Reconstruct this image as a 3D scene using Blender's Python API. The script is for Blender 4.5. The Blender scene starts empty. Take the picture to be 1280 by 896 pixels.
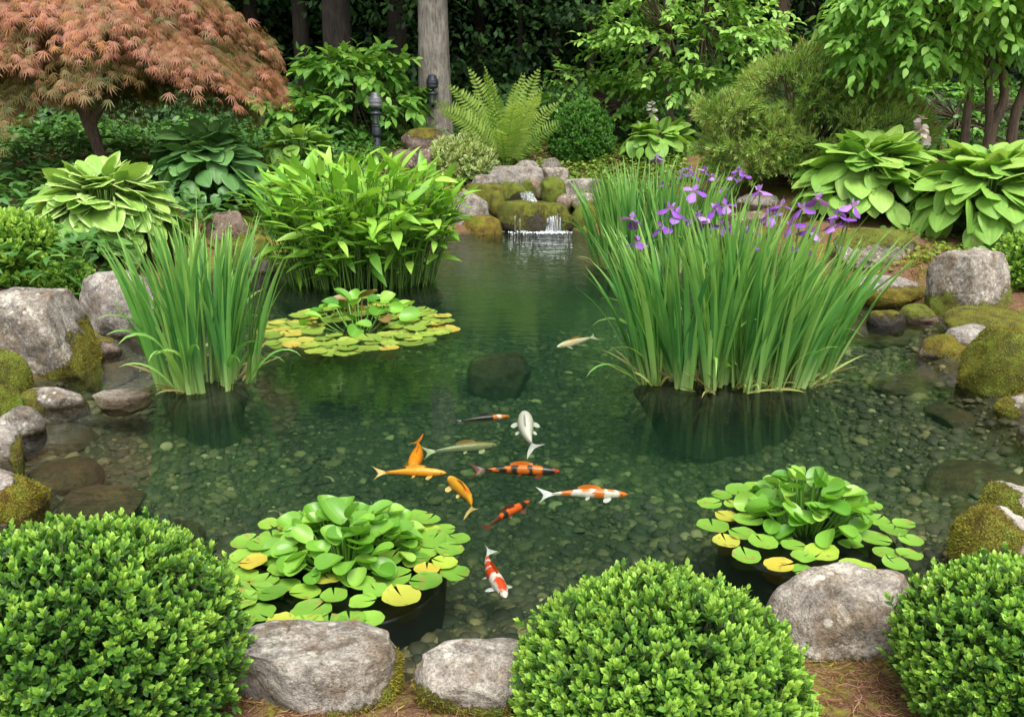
import bpy, bmesh, math, random
import numpy as np
from mathutils import Vector

SC = bpy.context.scene
COL = SC.collection
R_ = math.radians
PI = math.pi

# ------------------------------------------------------------------ camera, sky, sun, exposure
CAM_H, PITCH, FPX = 1.8, R_(16.6), 1100.0
cam = bpy.data.cameras.new('camera')
cam.sensor_width = 36.0
cam.lens = 36.0 * FPX / 1280.0
cam.clip_start = 0.05
cam.clip_end = 600
camo = bpy.data.objects.new('camera', cam)
COL.objects.link(camo)
camo.location = (0, 0, CAM_H)
camo.rotation_euler = (PI / 2 - PITCH, 0, 0)
SC.camera = camo

SUN_EL, SUN_AZ = R_(64), R_(166)          # azimuth clockwise from +Y: the light comes from behind the camera
W = bpy.data.worlds.new('World')
SC.world = W
W.use_nodes = True
nt = W.node_tree
bg = nt.nodes['Background']
sky = nt.nodes.new('ShaderNodeTexSky')
sky.sky_type = 'NISHITA'
sky.sun_disc = False
sky.sun_elevation = SUN_EL
sky.sun_rotation = SUN_AZ
sky.air_density = 1.0
sky.dust_density = 3.0
sky.ozone_density = 1.0
hs = nt.nodes.new('ShaderNodeHueSaturation')     # thin overcast: a nearly neutral sky
hs.inputs['Saturation'].default_value = 0.22
nt.links.new(sky.outputs['Color'], hs.inputs['Color'])
nt.links.new(hs.outputs['Color'], bg.inputs['Color'])
bg.inputs['Strength'].default_value = 0.15
sl = bpy.data.lights.new('sun', 'SUN')
sl.energy = 1.7
sl.angle = R_(32)
sl.color = (1.0, 0.95, 0.87)
so = bpy.data.objects.new('sun', sl)
COL.objects.link(so)
sd = Vector((math.sin(SUN_AZ) * math.cos(SUN_EL), math.cos(SUN_AZ) * math.cos(SUN_EL), math.sin(SUN_EL)))
so.rotation_euler = sd.to_track_quat('Z', 'Y').to_euler()
so.location = (0, 0, 20)
vs = SC.view_settings
vs.view_transform = 'Standard'
vs.look = 'None'
vs.exposure = 1.25
vs.gamma = 1.0
vs.use_curve_mapping = False
cy = SC.cycles
cy.max_bounces = 8
cy.diffuse_bounces = 3
cy.glossy_bounces = 3
cy.transmission_bounces = 4
cy.transparent_max_bounces = 12
cy.volume_bounces = 1
cy.caustics_reflective = False
cy.caustics_refractive = False
cy.use_denoising = True

# ------------------------------------------------------------------ small maths
def rays(px, py):
    cp, sp = math.cos(PITCH), math.sin(PITCH)
    a = (np.asarray(px, float) - 640) / FPX
    b = (448 - np.asarray(py, float)) / FPX
    return np.stack([a, cp + b * sp, -sp + b * cp], -1)

def P(px, py, z=0.0):
    d = rays(px, py)
    t = (z - CAM_H) / d[2]
    return np.array([d[0] * t, d[1] * t, z])

def PD(px, py, Y):
    d = rays(px, py)
    t = Y / d[1]
    return np.array([d[0] * t, Y, CAM_H + d[2] * t])

def depth(p):
    return p[1] * math.cos(PITCH) - (p[2] - CAM_H) * math.sin(PITCH)

def sstep(a, b, x):
    t = np.clip((x - a) / (b - a), 0, 1)
    return t * t * (3 - 2 * t)

def _hash(ix, iy, iz, seed):
    h = (ix.astype(np.int64) * 374761393 + iy.astype(np.int64) * 668265263 + iz.astype(np.int64) * 2147483647 + seed * 1274126177) & 0xffffffff
    h = ((h ^ (h >> 13)) * 1274126177) & 0xffffffff
    h = (h ^ (h >> 16)) & 0xffffffff
    return h / 4294967295.0

def vnoise(p, seed=0):
    p = np.asarray(p, float)
    i = np.floor(p).astype(np.int64)
    f = p - i
    f = f * f * (3 - 2 * f)
    r = 0
    for dx in (0, 1):
        wx = f[..., 0] if dx else 1 - f[..., 0]
        for dy in (0, 1):
            wy = f[..., 1] if dy else 1 - f[..., 1]
            for dz in (0, 1):
                wz = f[..., 2] if dz else 1 - f[..., 2]
                r = r + wx * wy * wz * _hash(i[..., 0] + dx, i[..., 1] + dy, i[..., 2] + dz, seed)
    return r * 2 - 1

def fbm(p, seed=0, octv=4):
    a, s, r = 1.0, 1.0, 0
    for k in range(octv):
        r = r + a * vnoise(np.asarray(p) * s + 17.3 * k, seed + k)
        a *= 0.5
        s *= 2.03
    return r / 1.9

def norm(v):
    v = np.asarray(v, float)
    return v / np.maximum(np.linalg.norm(v, axis=-1, keepdims=True), 1e-9)

def frames(d, n):
    """rotation matrices whose Y column is d and whose Z column is near n"""
    y = norm(d)
    x = np.cross(y, n)
    bad = np.linalg.norm(x, axis=-1) < 1e-3
    if np.any(bad):
        x[bad] = np.cross(y[bad], np.array([0.3, 0.8, 0.5]))
    x = norm(x)
    z = np.cross(x, y)
    return np.stack([x, y, z], -1)

class Acc:
    """collects vertex/face batches and builds one mesh"""
    def __init__(self):
        self.v, self.f, self.l, self.c, self.n = [], [], [], [], 0
    def polys(self, V, F, lf=None, col=None):
        V = np.asarray(V, float).reshape(-1, 3)
        if len(V) == 0:
            return self
        F = np.asarray(F, np.int64)
        self.v.append(V)
        self.f.append(F + self.n)
        self.l.append(np.zeros((len(V), 3)) if lf is None else np.asarray(lf, float).reshape(-1, 3))
        self.c.append(np.ones((len(V), 3)) if col is None else np.asarray(col, float).reshape(-1, 3))
        self.n += len(V)
        return self
    def grids(self, G, lf=None, wrap=False, col=None):
        """G: N x A x B x 3 grids of quads"""
        G = np.asarray(G, float)
        if G.ndim == 3:
            G = G[None]
        N, A, B, _ = G.shape
        idx = np.arange(N * A * B).reshape(N, A, B)
        if wrap:
            idx = np.concatenate([idx, idx[:, :, :1]], 2)
        F = np.stack([idx[:, :-1, :-1], idx[:, :-1, 1:], idx[:, 1:, 1:], idx[:, 1:, :-1]], -1).reshape(-1, 4)
        if lf is not None:
            lf = np.broadcast_to(lf, G.shape)
        return self.polys(G, F, lf, col)
    def place(self, T, pos, R, s, tone):
        """copies of the leaf grid T (A x B x 3, with uv A x B x 2)"""
        V, uv = T
        pos = np.asarray(pos, float)
        N = len(pos)
        if N == 0:
            return self
        s = np.asarray(s, float)
        s = np.broadcast_to(s.reshape(-1, 1) if s.ndim < 2 else s, (N, s.shape[1] if s.ndim > 1 else 1))
        L = V[None] * s[:, None, None, :]
        G = np.einsum('nij,nabj->nabi', R, L) + pos[:, None, None, :]
        lf = np.empty(G.shape)
        lf[..., :2] = uv[None]
        lf[..., 2] = np.broadcast_to(np.asarray(tone, float), (N,))[:, None, None]
        return self.grids(G, lf)
    def tubes(self, Pt, r, sides=4, tone=0.5):
        """Pt: N x K x 3 centre lines, r: N x K (or broadcastable) radii"""
        Pt = np.asarray(Pt, float)
        if Pt.ndim == 2:
            Pt = Pt[None]
        if len(Pt) == 0:
            return self
        N, K, _ = Pt.shape
        r = np.broadcast_to(np.asarray(r, float), (N, K))
        t = norm(np.gradient(Pt, axis=1))
        ref = np.where(np.abs(t[..., 2:3]) > 0.9, np.array([1.0, 0, 0]), np.array([0, 0, 1.0]))
        ref = np.broadcast_to(ref[:, :1], t.shape)
        a = norm(np.cross(t, ref))
        b = np.cross(t, a)
        ang = np.arange(sides) * 2 * PI / sides
        G = Pt[:, :, None, :] + r[:, :, None, None] * (np.cos(ang)[None, None, :, None] * a[:, :, None, :] + np.sin(ang)[None, None, :, None] * b[:, :, None, :])
        lf = np.zeros(G.shape)
        lf[..., 0] = np.linspace(-1, 1, sides)[None, None, :]
        lf[..., 1] = np.linspace(0, 1, K)[None, :, None]
        lf[..., 2] = np.broadcast_to(np.asarray(tone, float), (N,))[:, None, None]
        return self.grids(G, lf, wrap=True)
    def build(self, name, mat, parent=None, loc=None, smooth=True, col=False):
        me = bpy.data.meshes.new(name)
        V = np.concatenate(self.v)
        me.vertices.add(len(V))
        me.vertices.foreach_set('co', V.astype(np.float32).ravel())
        tot = np.concatenate([np.full(len(f), f.shape[1]) for f in self.f])
        loops = np.concatenate([f.ravel() for f in self.f])
        me.loops.add(len(loops))
        me.loops.foreach_set('vertex_index', loops.astype(np.int32))
        me.polygons.add(len(tot))
        st = np.concatenate([[0], np.cumsum(tot)[:-1]])
        me.polygons.foreach_set('loop_start', st.astype(np.int32))
        me.polygons.foreach_set('loop_total', tot.astype(np.int32))
        me.polygons.foreach_set('use_smooth', np.full(len(tot), smooth))
        at = me.attributes.new('lf', 'FLOAT_VECTOR', 'POINT')
        at.data.foreach_set('vector', np.concatenate(self.l).astype(np.float32).ravel())
        if col:
            ca = me.attributes.new('col', 'FLOAT_COLOR', 'POINT')
            c = np.concatenate(self.c)
            ca.data.foreach_set('color', np.concatenate([c, np.ones((len(c), 1))], 1).astype(np.float32).ravel())
        me.update(calc_edges=True)
        me.validate()
        me.materials.append(mat)
        o = bpy.data.objects.new(name, me)
        COL.objects.link(o)
        if parent is not None:
            o.parent = parent
        if loc is not None:
            o.location = loc
        return o

def tag(o, label=None, cat=None, group=None, kind=None):
    if label: o['label'] = label
    if cat: o['category'] = cat
    if group: o['group'] = group
    if kind: o['kind'] = kind
    return o

def thing(name, label, cat, loc, group=None):
    o = bpy.data.objects.new(name, None)
    o.empty_display_size = 0.1
    COL.objects.link(o)
    o.location = loc
    return tag(o, label, cat, group)

# ------------------------------------------------------------------ materials
def mat_new(name):
    m = bpy.data.materials.new(name)
    m.use_nodes = True
    n = m.node_tree
    n.nodes.clear()
    out = n.nodes.new('ShaderNodeOutputMaterial')
    return m, n, out

def N(n, typ, **kw):
    d = n.nodes.new(typ)
    for k, v in kw.items():
        if hasattr(d, k):
            setattr(d, k, v)
        else:
            d.inputs[k.replace('_', ' ')].default_value = v
    return d

def L(n, a, b):
    n.links.new(a, b)

def noise(n, vec, scale, detail=3, rough=0.55, dist=0.0):
    d = N(n, 'ShaderNodeTexNoise', Scale=scale, Detail=detail, Roughness=rough, Distortion=dist)
    if vec is not None:
        L(n, vec, d.inputs['Vector'])
    return d.outputs['Fac']

def ramp(n, fac, stops, interp='LINEAR'):
    d = n.nodes.new('ShaderNodeValToRGB')
    d.color_ramp.interpolation = interp
    el = d.color_ramp.elements
    while len(el) < len(stops):
        el.new(0.5)
    for e, (p, c) in zip(el, stops):
        e.position = p
        e.color = (c[0], c[1], c[2], 1) if hasattr(c, '__len__') else (c, c, c, 1)
    L(n, fac, d.inputs['Fac'])
    return d.outputs['Color']

def mixc(n, fac, a, b, blend='MIX'):
    d = n.nodes.new('ShaderNodeMix')
    d.data_type = 'RGBA'
    d.blend_type = blend
    for s, v in ((d.inputs['Factor'], fac), (d.inputs['A'], a), (d.inputs['B'], b)):
        pass
    fs = [i for i in d.inputs if i.identifier == 'Factor_Float'][0]
    as_ = [i for i in d.inputs if i.identifier == 'A_Color'][0]
    bs = [i for i in d.inputs if i.identifier == 'B_Color'][0]
    for s, v in ((fs, fac), (as_, a), (bs, b)):
        if isinstance(v, bpy.types.NodeSocket):
            L(n, v, s)
        elif hasattr(v, '__len__'):
            s.default_value = (v[0], v[1], v[2], 1)
        else:
            s.default_value = v
    return [o for o in d.outputs if o.identifier == 'Result_Color'][0]

def mth(n, op, a, b=None, clamp=False):
    d = n.nodes.new('ShaderNodeMath')
    d.operation = op
    d.use_clamp = clamp
    for s, v in zip(d.inputs, (a, b)):
        if v is None:
            continue
        if isinstance(v, bpy.types.NodeSocket):
            L(n, v, s)
        else:
            s.default_value = v
    return d.outputs[0]

def leafmat(name, stops, rough=0.42, trans=0.3, spec=0.4, edge=None, edge_at=0.7, vein=0.0, vcol=(0.4, 0.55, 0.15), spots=None, tip=None, var=0.25, base=None):
    m, n, out = mat_new(name)
    at = N(n, 'ShaderNodeAttribute', attribute_name='lf')
    sp = n.nodes.new('ShaderNodeSeparateXYZ')
    L(n, at.outputs['Vector'], sp.inputs[0])
    geo = n.nodes.new('ShaderNodeNewGeometry')
    c = ramp(n, sp.outputs['Z'], stops)
    nz = noise(n, geo.outputs['Position'], 7.0, 3)
    c = mixc(n, mth(n, 'MULTIPLY', nz, var * 2), c, (0.5, 0.5, 0.5), 'SOFT_LIGHT') if False else mixc(n, var, c, mixc(n, 1.0, c, ramp(n, nz, [(0.3, 0.55), (0.7, 1.5)]), 'MULTIPLY'))
    au = mth(n, 'ABSOLUTE', sp.outputs['X'])
    if spots is not None:
        s2 = noise(n, geo.outputs['Position'], 28.0, 3)
        c = mixc(n, ramp(n, s2, [(0.6, 0.0), (0.66, 0.8)]), c, spots)
    if base is not None:
        c = mixc(n, ramp(n, sp.outputs['Y'], [(0.0, 1.0), (0.28, 0.0)]), c, base)
    if tip is not None:
        c = mixc(n, ramp(n, sp.outputs['Y'], [(0.72, 0.0), (1.0, 0.9)]), c, tip)
    if edge is not None:
        en = mth(n, 'ADD', au, mth(n, 'MULTIPLY', mth(n, 'SUBTRACT', noise(n, geo.outputs['Position'], 22.0, 2), 0.5), 0.9))
        c = mixc(n, ramp(n, en, [(edge_at - 0.06, 0.0), (edge_at + 0.06, 1.0)]), c, edge)
    if vein:
        c = mixc(n, ramp(n, au, [(0.0, vein), (0.09, 0.0)]), c, vcol)
    b = n.nodes.new('ShaderNodeBsdfPrincipled')
    L(n, c, b.inputs['Base Color'])
    b.inputs['Roughness'].default_value = rough
    b.inputs['Specular IOR Level'].default_value = spec
    tr = n.nodes.new('ShaderNodeBsdfTranslucent')
    L(n, mixc(n, 1.0, c, (1.15, 1.1, 0.6), 'MULTIPLY'), tr.inputs['Color'])
    mx = n.nodes.new('ShaderNodeMixShader')
    mx.inputs[0].default_value = trans
    L(n, b.outputs[0], mx.inputs[1])
    L(n, tr.outputs[0], mx.inputs[2])
    L(n, mx.outputs[0], out.inputs['Surface'])
    return m

def plain(name, colr, rough=0.5, metal=0.0, nz=0.25, scale=20, bump=0.0, spec=0.5):
    m, n, out = mat_new(name)
    tc = n.nodes.new('ShaderNodeTexCoord')
    f = noise(n, tc.outputs['Object'], scale, 4)
    c = mixc(n, 1.0, colr, ramp(n, f, [(0.3, 1 - nz), (0.7, 1 + nz)]), 'MULTIPLY')
    b = n.nodes.new('ShaderNodeBsdfPrincipled')
    L(n, c, b.inputs['Base Color'])
    b.inputs['Roughness'].default_value = rough
    b.inputs['Metallic'].default_value = metal
    b.inputs['Specular IOR Level'].default_value = spec
    if bump:
        bp = N(n, 'ShaderNodeBump', Strength=bump, Distance=0.01)
        L(n, f, bp.inputs['Height'])
        L(n, bp.outputs[0], b.inputs['Normal'])
    L(n, b.outputs[0], out.inputs['Surface'])
    return m

MOSS_STOPS = [(0.34, (0.07, 0.045, 0.015)), (0.44, (0.12, 0.10, 0.018)), (0.53, (0.195, 0.175, 0.022)), (0.64, (0.16, 0.21, 0.028))]

def rockmat(name, dark, light, lichen=(0.46, 0.45, 0.40), lich=0.60, stain=(0.13, 0.095, 0.06), wet=True, rough=0.88, moss=True):
    m, n, out = mat_new(name)
    oi = n.nodes.new('ShaderNodeObjectInfo')
    geo = n.nodes.new('ShaderNodeNewGeometry')
    pos = geo.outputs['Position']
    big = noise(n, pos, 3.0, 7, 0.68, 0.3)
    c = ramp(n, big, [(0.32, dark), (0.64, light)])
    st = noise(n, pos, 6.5, 6, 0.7, 0.8)
    c = mixc(n, ramp(n, st, [(0.46, 0.0), (0.60, 0.8)]), c, stain)
    c = mixc(n, ramp(n, noise(n, pos, 11.0, 6, 0.75, 0.4), [(0.54, 0.0), (0.64, 0.6)]), c, (0.05, 0.043, 0.034))
    mid = noise(n, pos, 24.0, 5, 0.72)
    c = mixc(n, 1.0, c, ramp(n, mid, [(0.3, 0.55), (0.5, 1.0), (0.68, 1.35)]), 'MULTIPLY')
    fine = noise(n, pos, 110.0, 3, 0.75)
    c = mixc(n, 1.0, c, ramp(n, fine, [(0.32, 0.5), (0.5, 1.0), (0.7, 1.4)]), 'MULTIPLY')
    # crusts of lichen: broken patches and small round spots
    li = noise(n, pos, 7.0, 7, 0.78, 0.5)
    lf = mth(n, 'ADD', li, mth(n, 'MULTIPLY', mth(n, 'SUBTRACT', noise(n, pos, 60.0, 4, 0.7), 0.5), 0.45))
    lmask = ramp(n, lf, [(lich - 0.04, 0.0), (lich + 0.07, 0.75)])
    c = mixc(n, lmask, c, mixc(n, 0.6, c, lichen))
    c = mixc(n, ramp(n, lf, [(lich + 0.06, 0.0), (lich + 0.13, 0.8)]), c, lichen)
    vo = N(n, 'ShaderNodeTexVoronoi', Scale=15.0)
    vo.inputs['Randomness'].default_value = 1.0
    L(n, pos, vo.inputs['Vector'])
    spt = mth(n, 'ADD', vo.outputs['Distance'], mth(n, 'MULTIPLY', mth(n, 'SUBTRACT', mid, 0.5), 0.35))
    gate = ramp(n, noise(n, pos, 2.5, 2), [(0.44, 0.0), (0.54, 1.0 if lich < 0.8 else 0.0)])
    c = mixc(n, mth(n, 'MULTIPLY', ramp(n, spt, [(0.16, 0.75), (0.22, 0.0)]), gate), c, lichen)
    c = mixc(n, 1.0, c, ramp(n, oi.outputs['Random'], [(0.0, (0.84, 0.83, 0.82)), (0.5, (1.0, 0.97, 0.93)), (1.0, (1.14, 1.09, 1.02))]), 'MULTIPLY')
    hgt = mth(n, 'ADD', mth(n, 'MULTIPLY', big, 0.9), mth(n, 'ADD', mth(n, 'MULTIPLY', mid, 0.8), mth(n, 'MULTIPLY', fine, 0.25)))
    rgh = rough
    if wet:
        sx = n.nodes.new('ShaderNodeSeparateXYZ')
        L(n, pos, sx.inputs[0])
        wz = mth(n, 'ADD', sx.outputs['Z'], mth(n, 'MULTIPLY', mth(n, 'SUBTRACT', st, 0.5), 0.06))
        wf = ramp(n, mth(n, 'MULTIPLY', wz, 10.0), [(0.1, 1.0), (0.42, 0.0)])
        c = mixc(n, wf, c, mixc(n, 1.0, c, (0.26, 0.23, 0.15), 'MULTIPLY'))
        rgh = ramp(n, wf, [(0.0, rough), (1.0, 0.25)])
    if moss:
        at = N(n, 'ShaderNodeAttribute', attribute_name='lf')
        sp = n.nodes.new('ShaderNodeSeparateXYZ')
        L(n, at.outputs['Vector'], sp.inputs[0])
        mn = noise(n, pos, 34.0, 6, 0.78)
        mf = mth(n, 'ADD', sp.outputs['Z'], mth(n, 'MULTIPLY', mth(n, 'SUBTRACT', mn, 0.5), 1.5))
        c = mixc(n, ramp(n, mf, [(0.22, 0.0), (0.45, 0.55)]), c, (0.06, 0.045, 0.018))
        mk = ramp(n, mf, [(0.44, 0.0), (0.54, 1.0)])
        mc = ramp(n, mth(n, 'ADD', mth(n, 'MULTIPLY', noise(n, pos, 9.0, 5, 0.65), 0.75), mth(n, 'MULTIPLY', noise(n, pos, 120.0, 3), 0.25)), MOSS_STOPS)
        mc = mixc(n, 1.0, mc, ramp(n, noise(n, pos, 170.0, 2), [(0.35, 0.45), (0.6, 1.25)]), 'MULTIPLY')
        mc = mixc(n, 1.0, mc, ramp(n, oi.outputs['Random'], [(0.0, (1.1, 0.95, 0.9)), (0.5, (0.9, 0.95, 1.0)), (1.0, (0.8, 1.1, 1.0))]), 'MULTIPLY')
        c = mixc(n, mk, c, mc)
        hgt = mth(n, 'ADD', hgt, mth(n, 'MULTIPLY', mth(n, 'MULTIPLY', noise(n, pos, 130.0, 3), mk), 1.3))
    bp = N(n, 'ShaderNodeBump', Strength=0.9, Distance=0.022)
    L(n, hgt, bp.inputs['Height'])
    b = n.nodes.new('ShaderNodeBsdfPrincipled')
    L(n, c, b.inputs['Base Color'])
    if isinstance(rgh, float):
        b.inputs['Roughness'].default_value = rgh
    else:
        L(n, rgh, b.inputs['Roughness'])
    b.inputs['Specular IOR Level'].default_value = 0.25
    L(n, bp.outputs[0], b.inputs['Normal'])
    L(n, b.outputs[0], out.inputs['Surface'])
    return m

def barkmat(name, dark, light, vs=(14, 14, 2.2), lichen=None, bump=0.8):
    m, n, out = mat_new(name)
    tc = n.nodes.new('ShaderNodeTexCoord')
    mp = n.nodes.new('ShaderNodeMapping')
    mp.inputs['Scale'].default_value = vs
    L(n, tc.outputs['Object'], mp.inputs['Vector'])
    f = noise(n, mp.outputs[0], 2.0, 6, 0.7, 0.4)
    g = noise(n, tc.outputs['Object'], 3.0, 4)
    c = ramp(n, f, [(0.33, dark), (0.62, light)])
    c = mixc(n, 1.0, c, ramp(n, g, [(0.3, 0.65), (0.7, 1.3)]), 'MULTIPLY')
    if lichen:
        c = mixc(n, ramp(n, noise(n, tc.outputs['Object'], 6.0, 5, 0.7), [(0.55, 0.0), (0.68, 0.7)]), c, lichen)
    bp = N(n, 'ShaderNodeBump', Strength=bump, Distance=0.03)
    L(n, f, bp.inputs['Height'])
    b = n.nodes.new('ShaderNodeBsdfPrincipled')
    L(n, c, b.inputs['Base Color'])
    b.inputs['Roughness'].default_value = 0.9
    L(n, bp.outputs[0], b.inputs['Normal'])
    L(n, b.outputs[0], out.inputs['Surface'])
    return m

M = {}
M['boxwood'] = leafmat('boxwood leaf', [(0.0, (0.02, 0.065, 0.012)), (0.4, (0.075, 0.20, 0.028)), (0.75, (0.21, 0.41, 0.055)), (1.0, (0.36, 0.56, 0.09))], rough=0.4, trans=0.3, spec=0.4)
M['boxwood_dark'] = leafmat('dark boxwood leaf', [(0.0, (0.03, 0.10, 0.015)), (1.0, (0.13, 0.32, 0.05))], rough=0.5, trans=0.25)
M['hosta_lime'] = leafmat('lime hosta leaf', [(0.0, (0.11, 0.26, 0.035)), (0.5, (0.22, 0.41, 0.065)), (1.0, (0.40, 0.57, 0.13))], trans=0.3, rough=0.48, vein=0.35, spec=0.35)
M['hosta_edge'] = leafmat('pale edged hosta leaf', [(0.0, (0.13, 0.29, 0.05)), (0.5, (0.23, 0.42, 0.07)), (1.0, (0.40, 0.57, 0.14))], trans=0.3, rough=0.48, edge=(0.46, 0.58, 0.22), edge_at=0.85, vein=0.3, spec=0.35)
M['hosta_dark'] = leafmat('dark hosta leaf', [(0.0, (0.055, 0.17, 0.045)), (1.0, (0.19, 0.38, 0.11))], trans=0.3, rough=0.42, vein=0.25, vcol=(0.12, 0.25, 0.07))
M['pickerel'] = leafmat('marsh leaf', [(0.0, (0.09, 0.26, 0.025)), (0.5, (0.21, 0.44, 0.045)), (1.0, (0.38, 0.60, 0.10))], trans=0.33, rough=0.42, vein=0.3)
M['iris'] = leafmat('iris blade', [(0.0, (0.05, 0.19, 0.045)), (0.5, (0.15, 0.38, 0.075)), (1.0, (0.33, 0.55, 0.13))], trans=0.36, rough=0.4, tip=(0.27, 0.47, 0.11), base=(0.34, 0.50, 0.16))
M['straw'] = leafmat('dry blade', [(0.0, (0.13, 0.085, 0.035)), (0.5, (0.30, 0.26, 0.09)), (1.0, (0.34, 0.42, 0.12))], trans=0.2, rough=0.7)
M['fern'] = leafmat('fern pinna', [(0.0, (0.15, 0.31, 0.04)), (1.0, (0.46, 0.62, 0.14))], trans=0.4, rough=0.5)
M['pad_far'] = leafmat('reddish lily pad', [(0.0, (0.09, 0.16, 0.025)), (0.5, (0.22, 0.33, 0.05)), (0.7, (0.30, 0.38, 0.06)), (1.0, (0.40, 0.32, 0.06))], trans=0.15, rough=0.35, vein=0.2, spots=(0.26, 0.10, 0.04), spec=0.5)
M['pad'] = leafmat('lily pad', [(0.0, (0.07, 0.19, 0.02)), (0.55, (0.19, 0.37, 0.045)), (0.72, (0.34, 0.44, 0.05)), (0.86, (0.36, 0.38, 0.05)), (1.0, (0.48, 0.34, 0.04))], trans=0.15, rough=0.33, vein=0.3, spots=(0.25, 0.17, 0.04), spec=0.5)
M['lily'] = leafmat('upright lily leaf', [(0.0, (0.07, 0.23, 0.022)), (0.6, (0.20, 0.43, 0.05)), (1.0, (0.36, 0.55, 0.10))], trans=0.33, rough=0.36, vein=0.3, spec=0.5)
M['maple'] = leafmat('maple leaf', [(0.0, (0.05, 0.075, 0.018)), (0.30, (0.13, 0.14, 0.035)), (0.50, (0.26, 0.155, 0.055)), (0.70, (0.38, 0.175, 0.10)), (0.88, (0.46, 0.19, 0.13)), (1.0, (0.48, 0.24, 0.07))], trans=0.38, rough=0.5)
M['dogwood'] = leafmat('tree leaf', [(0.0, (0.06, 0.19, 0.025)), (0.5, (0.17, 0.38, 0.055)), (1.0, (0.34, 0.55, 0.12))], trans=0.36, rough=0.45, vein=0.25)
M['shrub'] = leafmat('shrub leaf', [(0.0, (0.04, 0.14, 0.02)), (0.6, (0.11, 0.29, 0.042)), (1.0, (0.25, 0.45, 0.07))], trans=0.3, rough=0.42, vein=0.25)
M['bright_shrub'] = leafmat('bright small leaf', [(0.0, (0.09, 0.24, 0.025)), (1.0, (0.36, 0.56, 0.09))], trans=0.3, rough=0.45)
M['variegated'] = leafmat('variegated leaf', [(0.0, (0.12, 0.26, 0.05)), (1.0, (0.30, 0.42, 0.10))], trans=0.3, edge=(0.62, 0.66, 0.33), edge_at=0.55)
M['pine'] = leafmat('pine needle', [(0.0, (0.06, 0.14, 0.02)), (0.5, (0.19, 0.35, 0.06)), (0.9, (0.40, 0.56, 0.13)), (1.0, (0.40, 0.24, 0.08))], trans=0.3, rough=0.5)
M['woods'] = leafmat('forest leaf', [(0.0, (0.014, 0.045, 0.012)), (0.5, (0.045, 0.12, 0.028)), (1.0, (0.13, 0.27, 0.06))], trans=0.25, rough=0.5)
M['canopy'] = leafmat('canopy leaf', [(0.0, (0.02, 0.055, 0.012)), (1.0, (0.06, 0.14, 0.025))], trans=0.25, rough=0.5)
M['cover'] = leafmat('ground cover leaf', [(0.0, (0.03, 0.10, 0.02)), (0.6, (0.075, 0.20, 0.04)), (1.0, (0.17, 0.34, 0.065))], trans=0.28, rough=0.45)
M['cover_lime'] = leafmat('lime ground cover leaf', [(0.0, (0.06, 0.14, 0.02)), (1.0, (0.24, 0.37, 0.05))], trans=0.25, rough=0.5)
M['moss'] = leafmat('moss tuft', [(0.0, (0.08, 0.05, 0.016)), (0.3, (0.14, 0.11, 0.018)), (0.6, (0.28, 0.25, 0.028)), (1.0, (0.21, 0.30, 0.04))], trans=0.2, rough=0.8, spec=0.1)
M['moss_green'] = leafmat('green moss tuft', [(0.0, (0.08, 0.10, 0.012)), (1.0, (0.24, 0.30, 0.03))], trans=0.2, rough=0.8, spec=0.1)
M['needles'] = leafmat('fallen needle', [(0.0, (0.09, 0.04, 0.018)), (0.6, (0.24, 0.115, 0.055)), (1.0, (0.42, 0.25, 0.14))], trans=0.0, rough=0.8, spec=0.2)
M['petal'] = leafmat('iris petal', [(0.0, (0.14, 0.03, 0.30)), (0.6, (0.28, 0.09, 0.52)), (1.0, (0.50, 0.30, 0.68))], trans=0.35, rough=0.55, base=(0.72, 0.62, 0.55))
M['hosta_bloom'] = leafmat('hosta bloom', [(0.0, (0.55, 0.42, 0.46)), (1.0, (0.85, 0.80, 0.77))], trans=0.3, rough=0.6)
M['granite'] = rockmat('granite', (0.085, 0.076, 0.066), (0.30, 0.28, 0.25), lich=0.535)
M['pale'] = rockmat('pale granite', (0.17, 0.155, 0.14), (0.40, 0.37, 0.33), lich=0.55, stain=(0.20, 0.155, 0.12))
M['red'] = rockmat('reddish stone', (0.10, 0.075, 0.062), (0.24, 0.19, 0.165), lich=0.68)
M['wetrock'] = rockmat('wet dark stone', (0.018, 0.017, 0.013), (0.055, 0.05, 0.036), lich=0.9, stain=(0.02, 0.02, 0.01), rough=0.25)
M['algae'] = rockmat('algae coated stone', (0.018, 0.015, 0.005), (0.070, 0.056, 0.018), lich=0.95, stain=(0.02, 0.018, 0.006), wet=False, moss=False, rough=0.7)
M['pebble'] = leafmat('pebble', [(0.0, (0.02, 0.021, 0.011)), (0.45, (0.055, 0.05, 0.024)), (0.8, (0.14, 0.115, 0.05)), (1.0, (0.33, 0.29, 0.16))], trans=0.0, rough=0.7, var=0.6)
M['bark_grey'] = barkmat('grey bark', (0.10, 0.085, 0.07), (0.33, 0.29, 0.25), lichen=(0.30, 0.31, 0.24))
M['bark_dark'] = barkmat('dark bark', (0.016, 0.012, 0.009), (0.055, 0.042, 0.03))
M['bark_brown'] = barkmat('brown bark', (0.05, 0.035, 0.025), (0.16, 0.11, 0.075), vs=(20, 20, 4))
M['twig'] = plain('twig', (0.10, 0.075, 0.045), 0.8)
M['stem'] = leafmat('green stem', [(0.0, (0.05, 0.13, 0.02)), (1.0, (0.16, 0.30, 0.05))], trans=0.1, rough=0.5)
M['pot'] = plain('black plastic planter', (0.006, 0.007, 0.006), 0.6)
M['sod_reflection'] = plain('planter soil dark as reflection', (0.014, 0.017, 0.006), 0.95, nz=0.6, scale=30, bump=0.8)  # planter soil painted near black to pass for the clump's dark reflection
M['lamp_dark'] = plain('dark painted metal', (0.035, 0.04, 0.05), 0.45, 0.3)
M['lamp_grey'] = plain('grey metal', (0.20, 0.20, 0.22), 0.5, 0.3)
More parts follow.
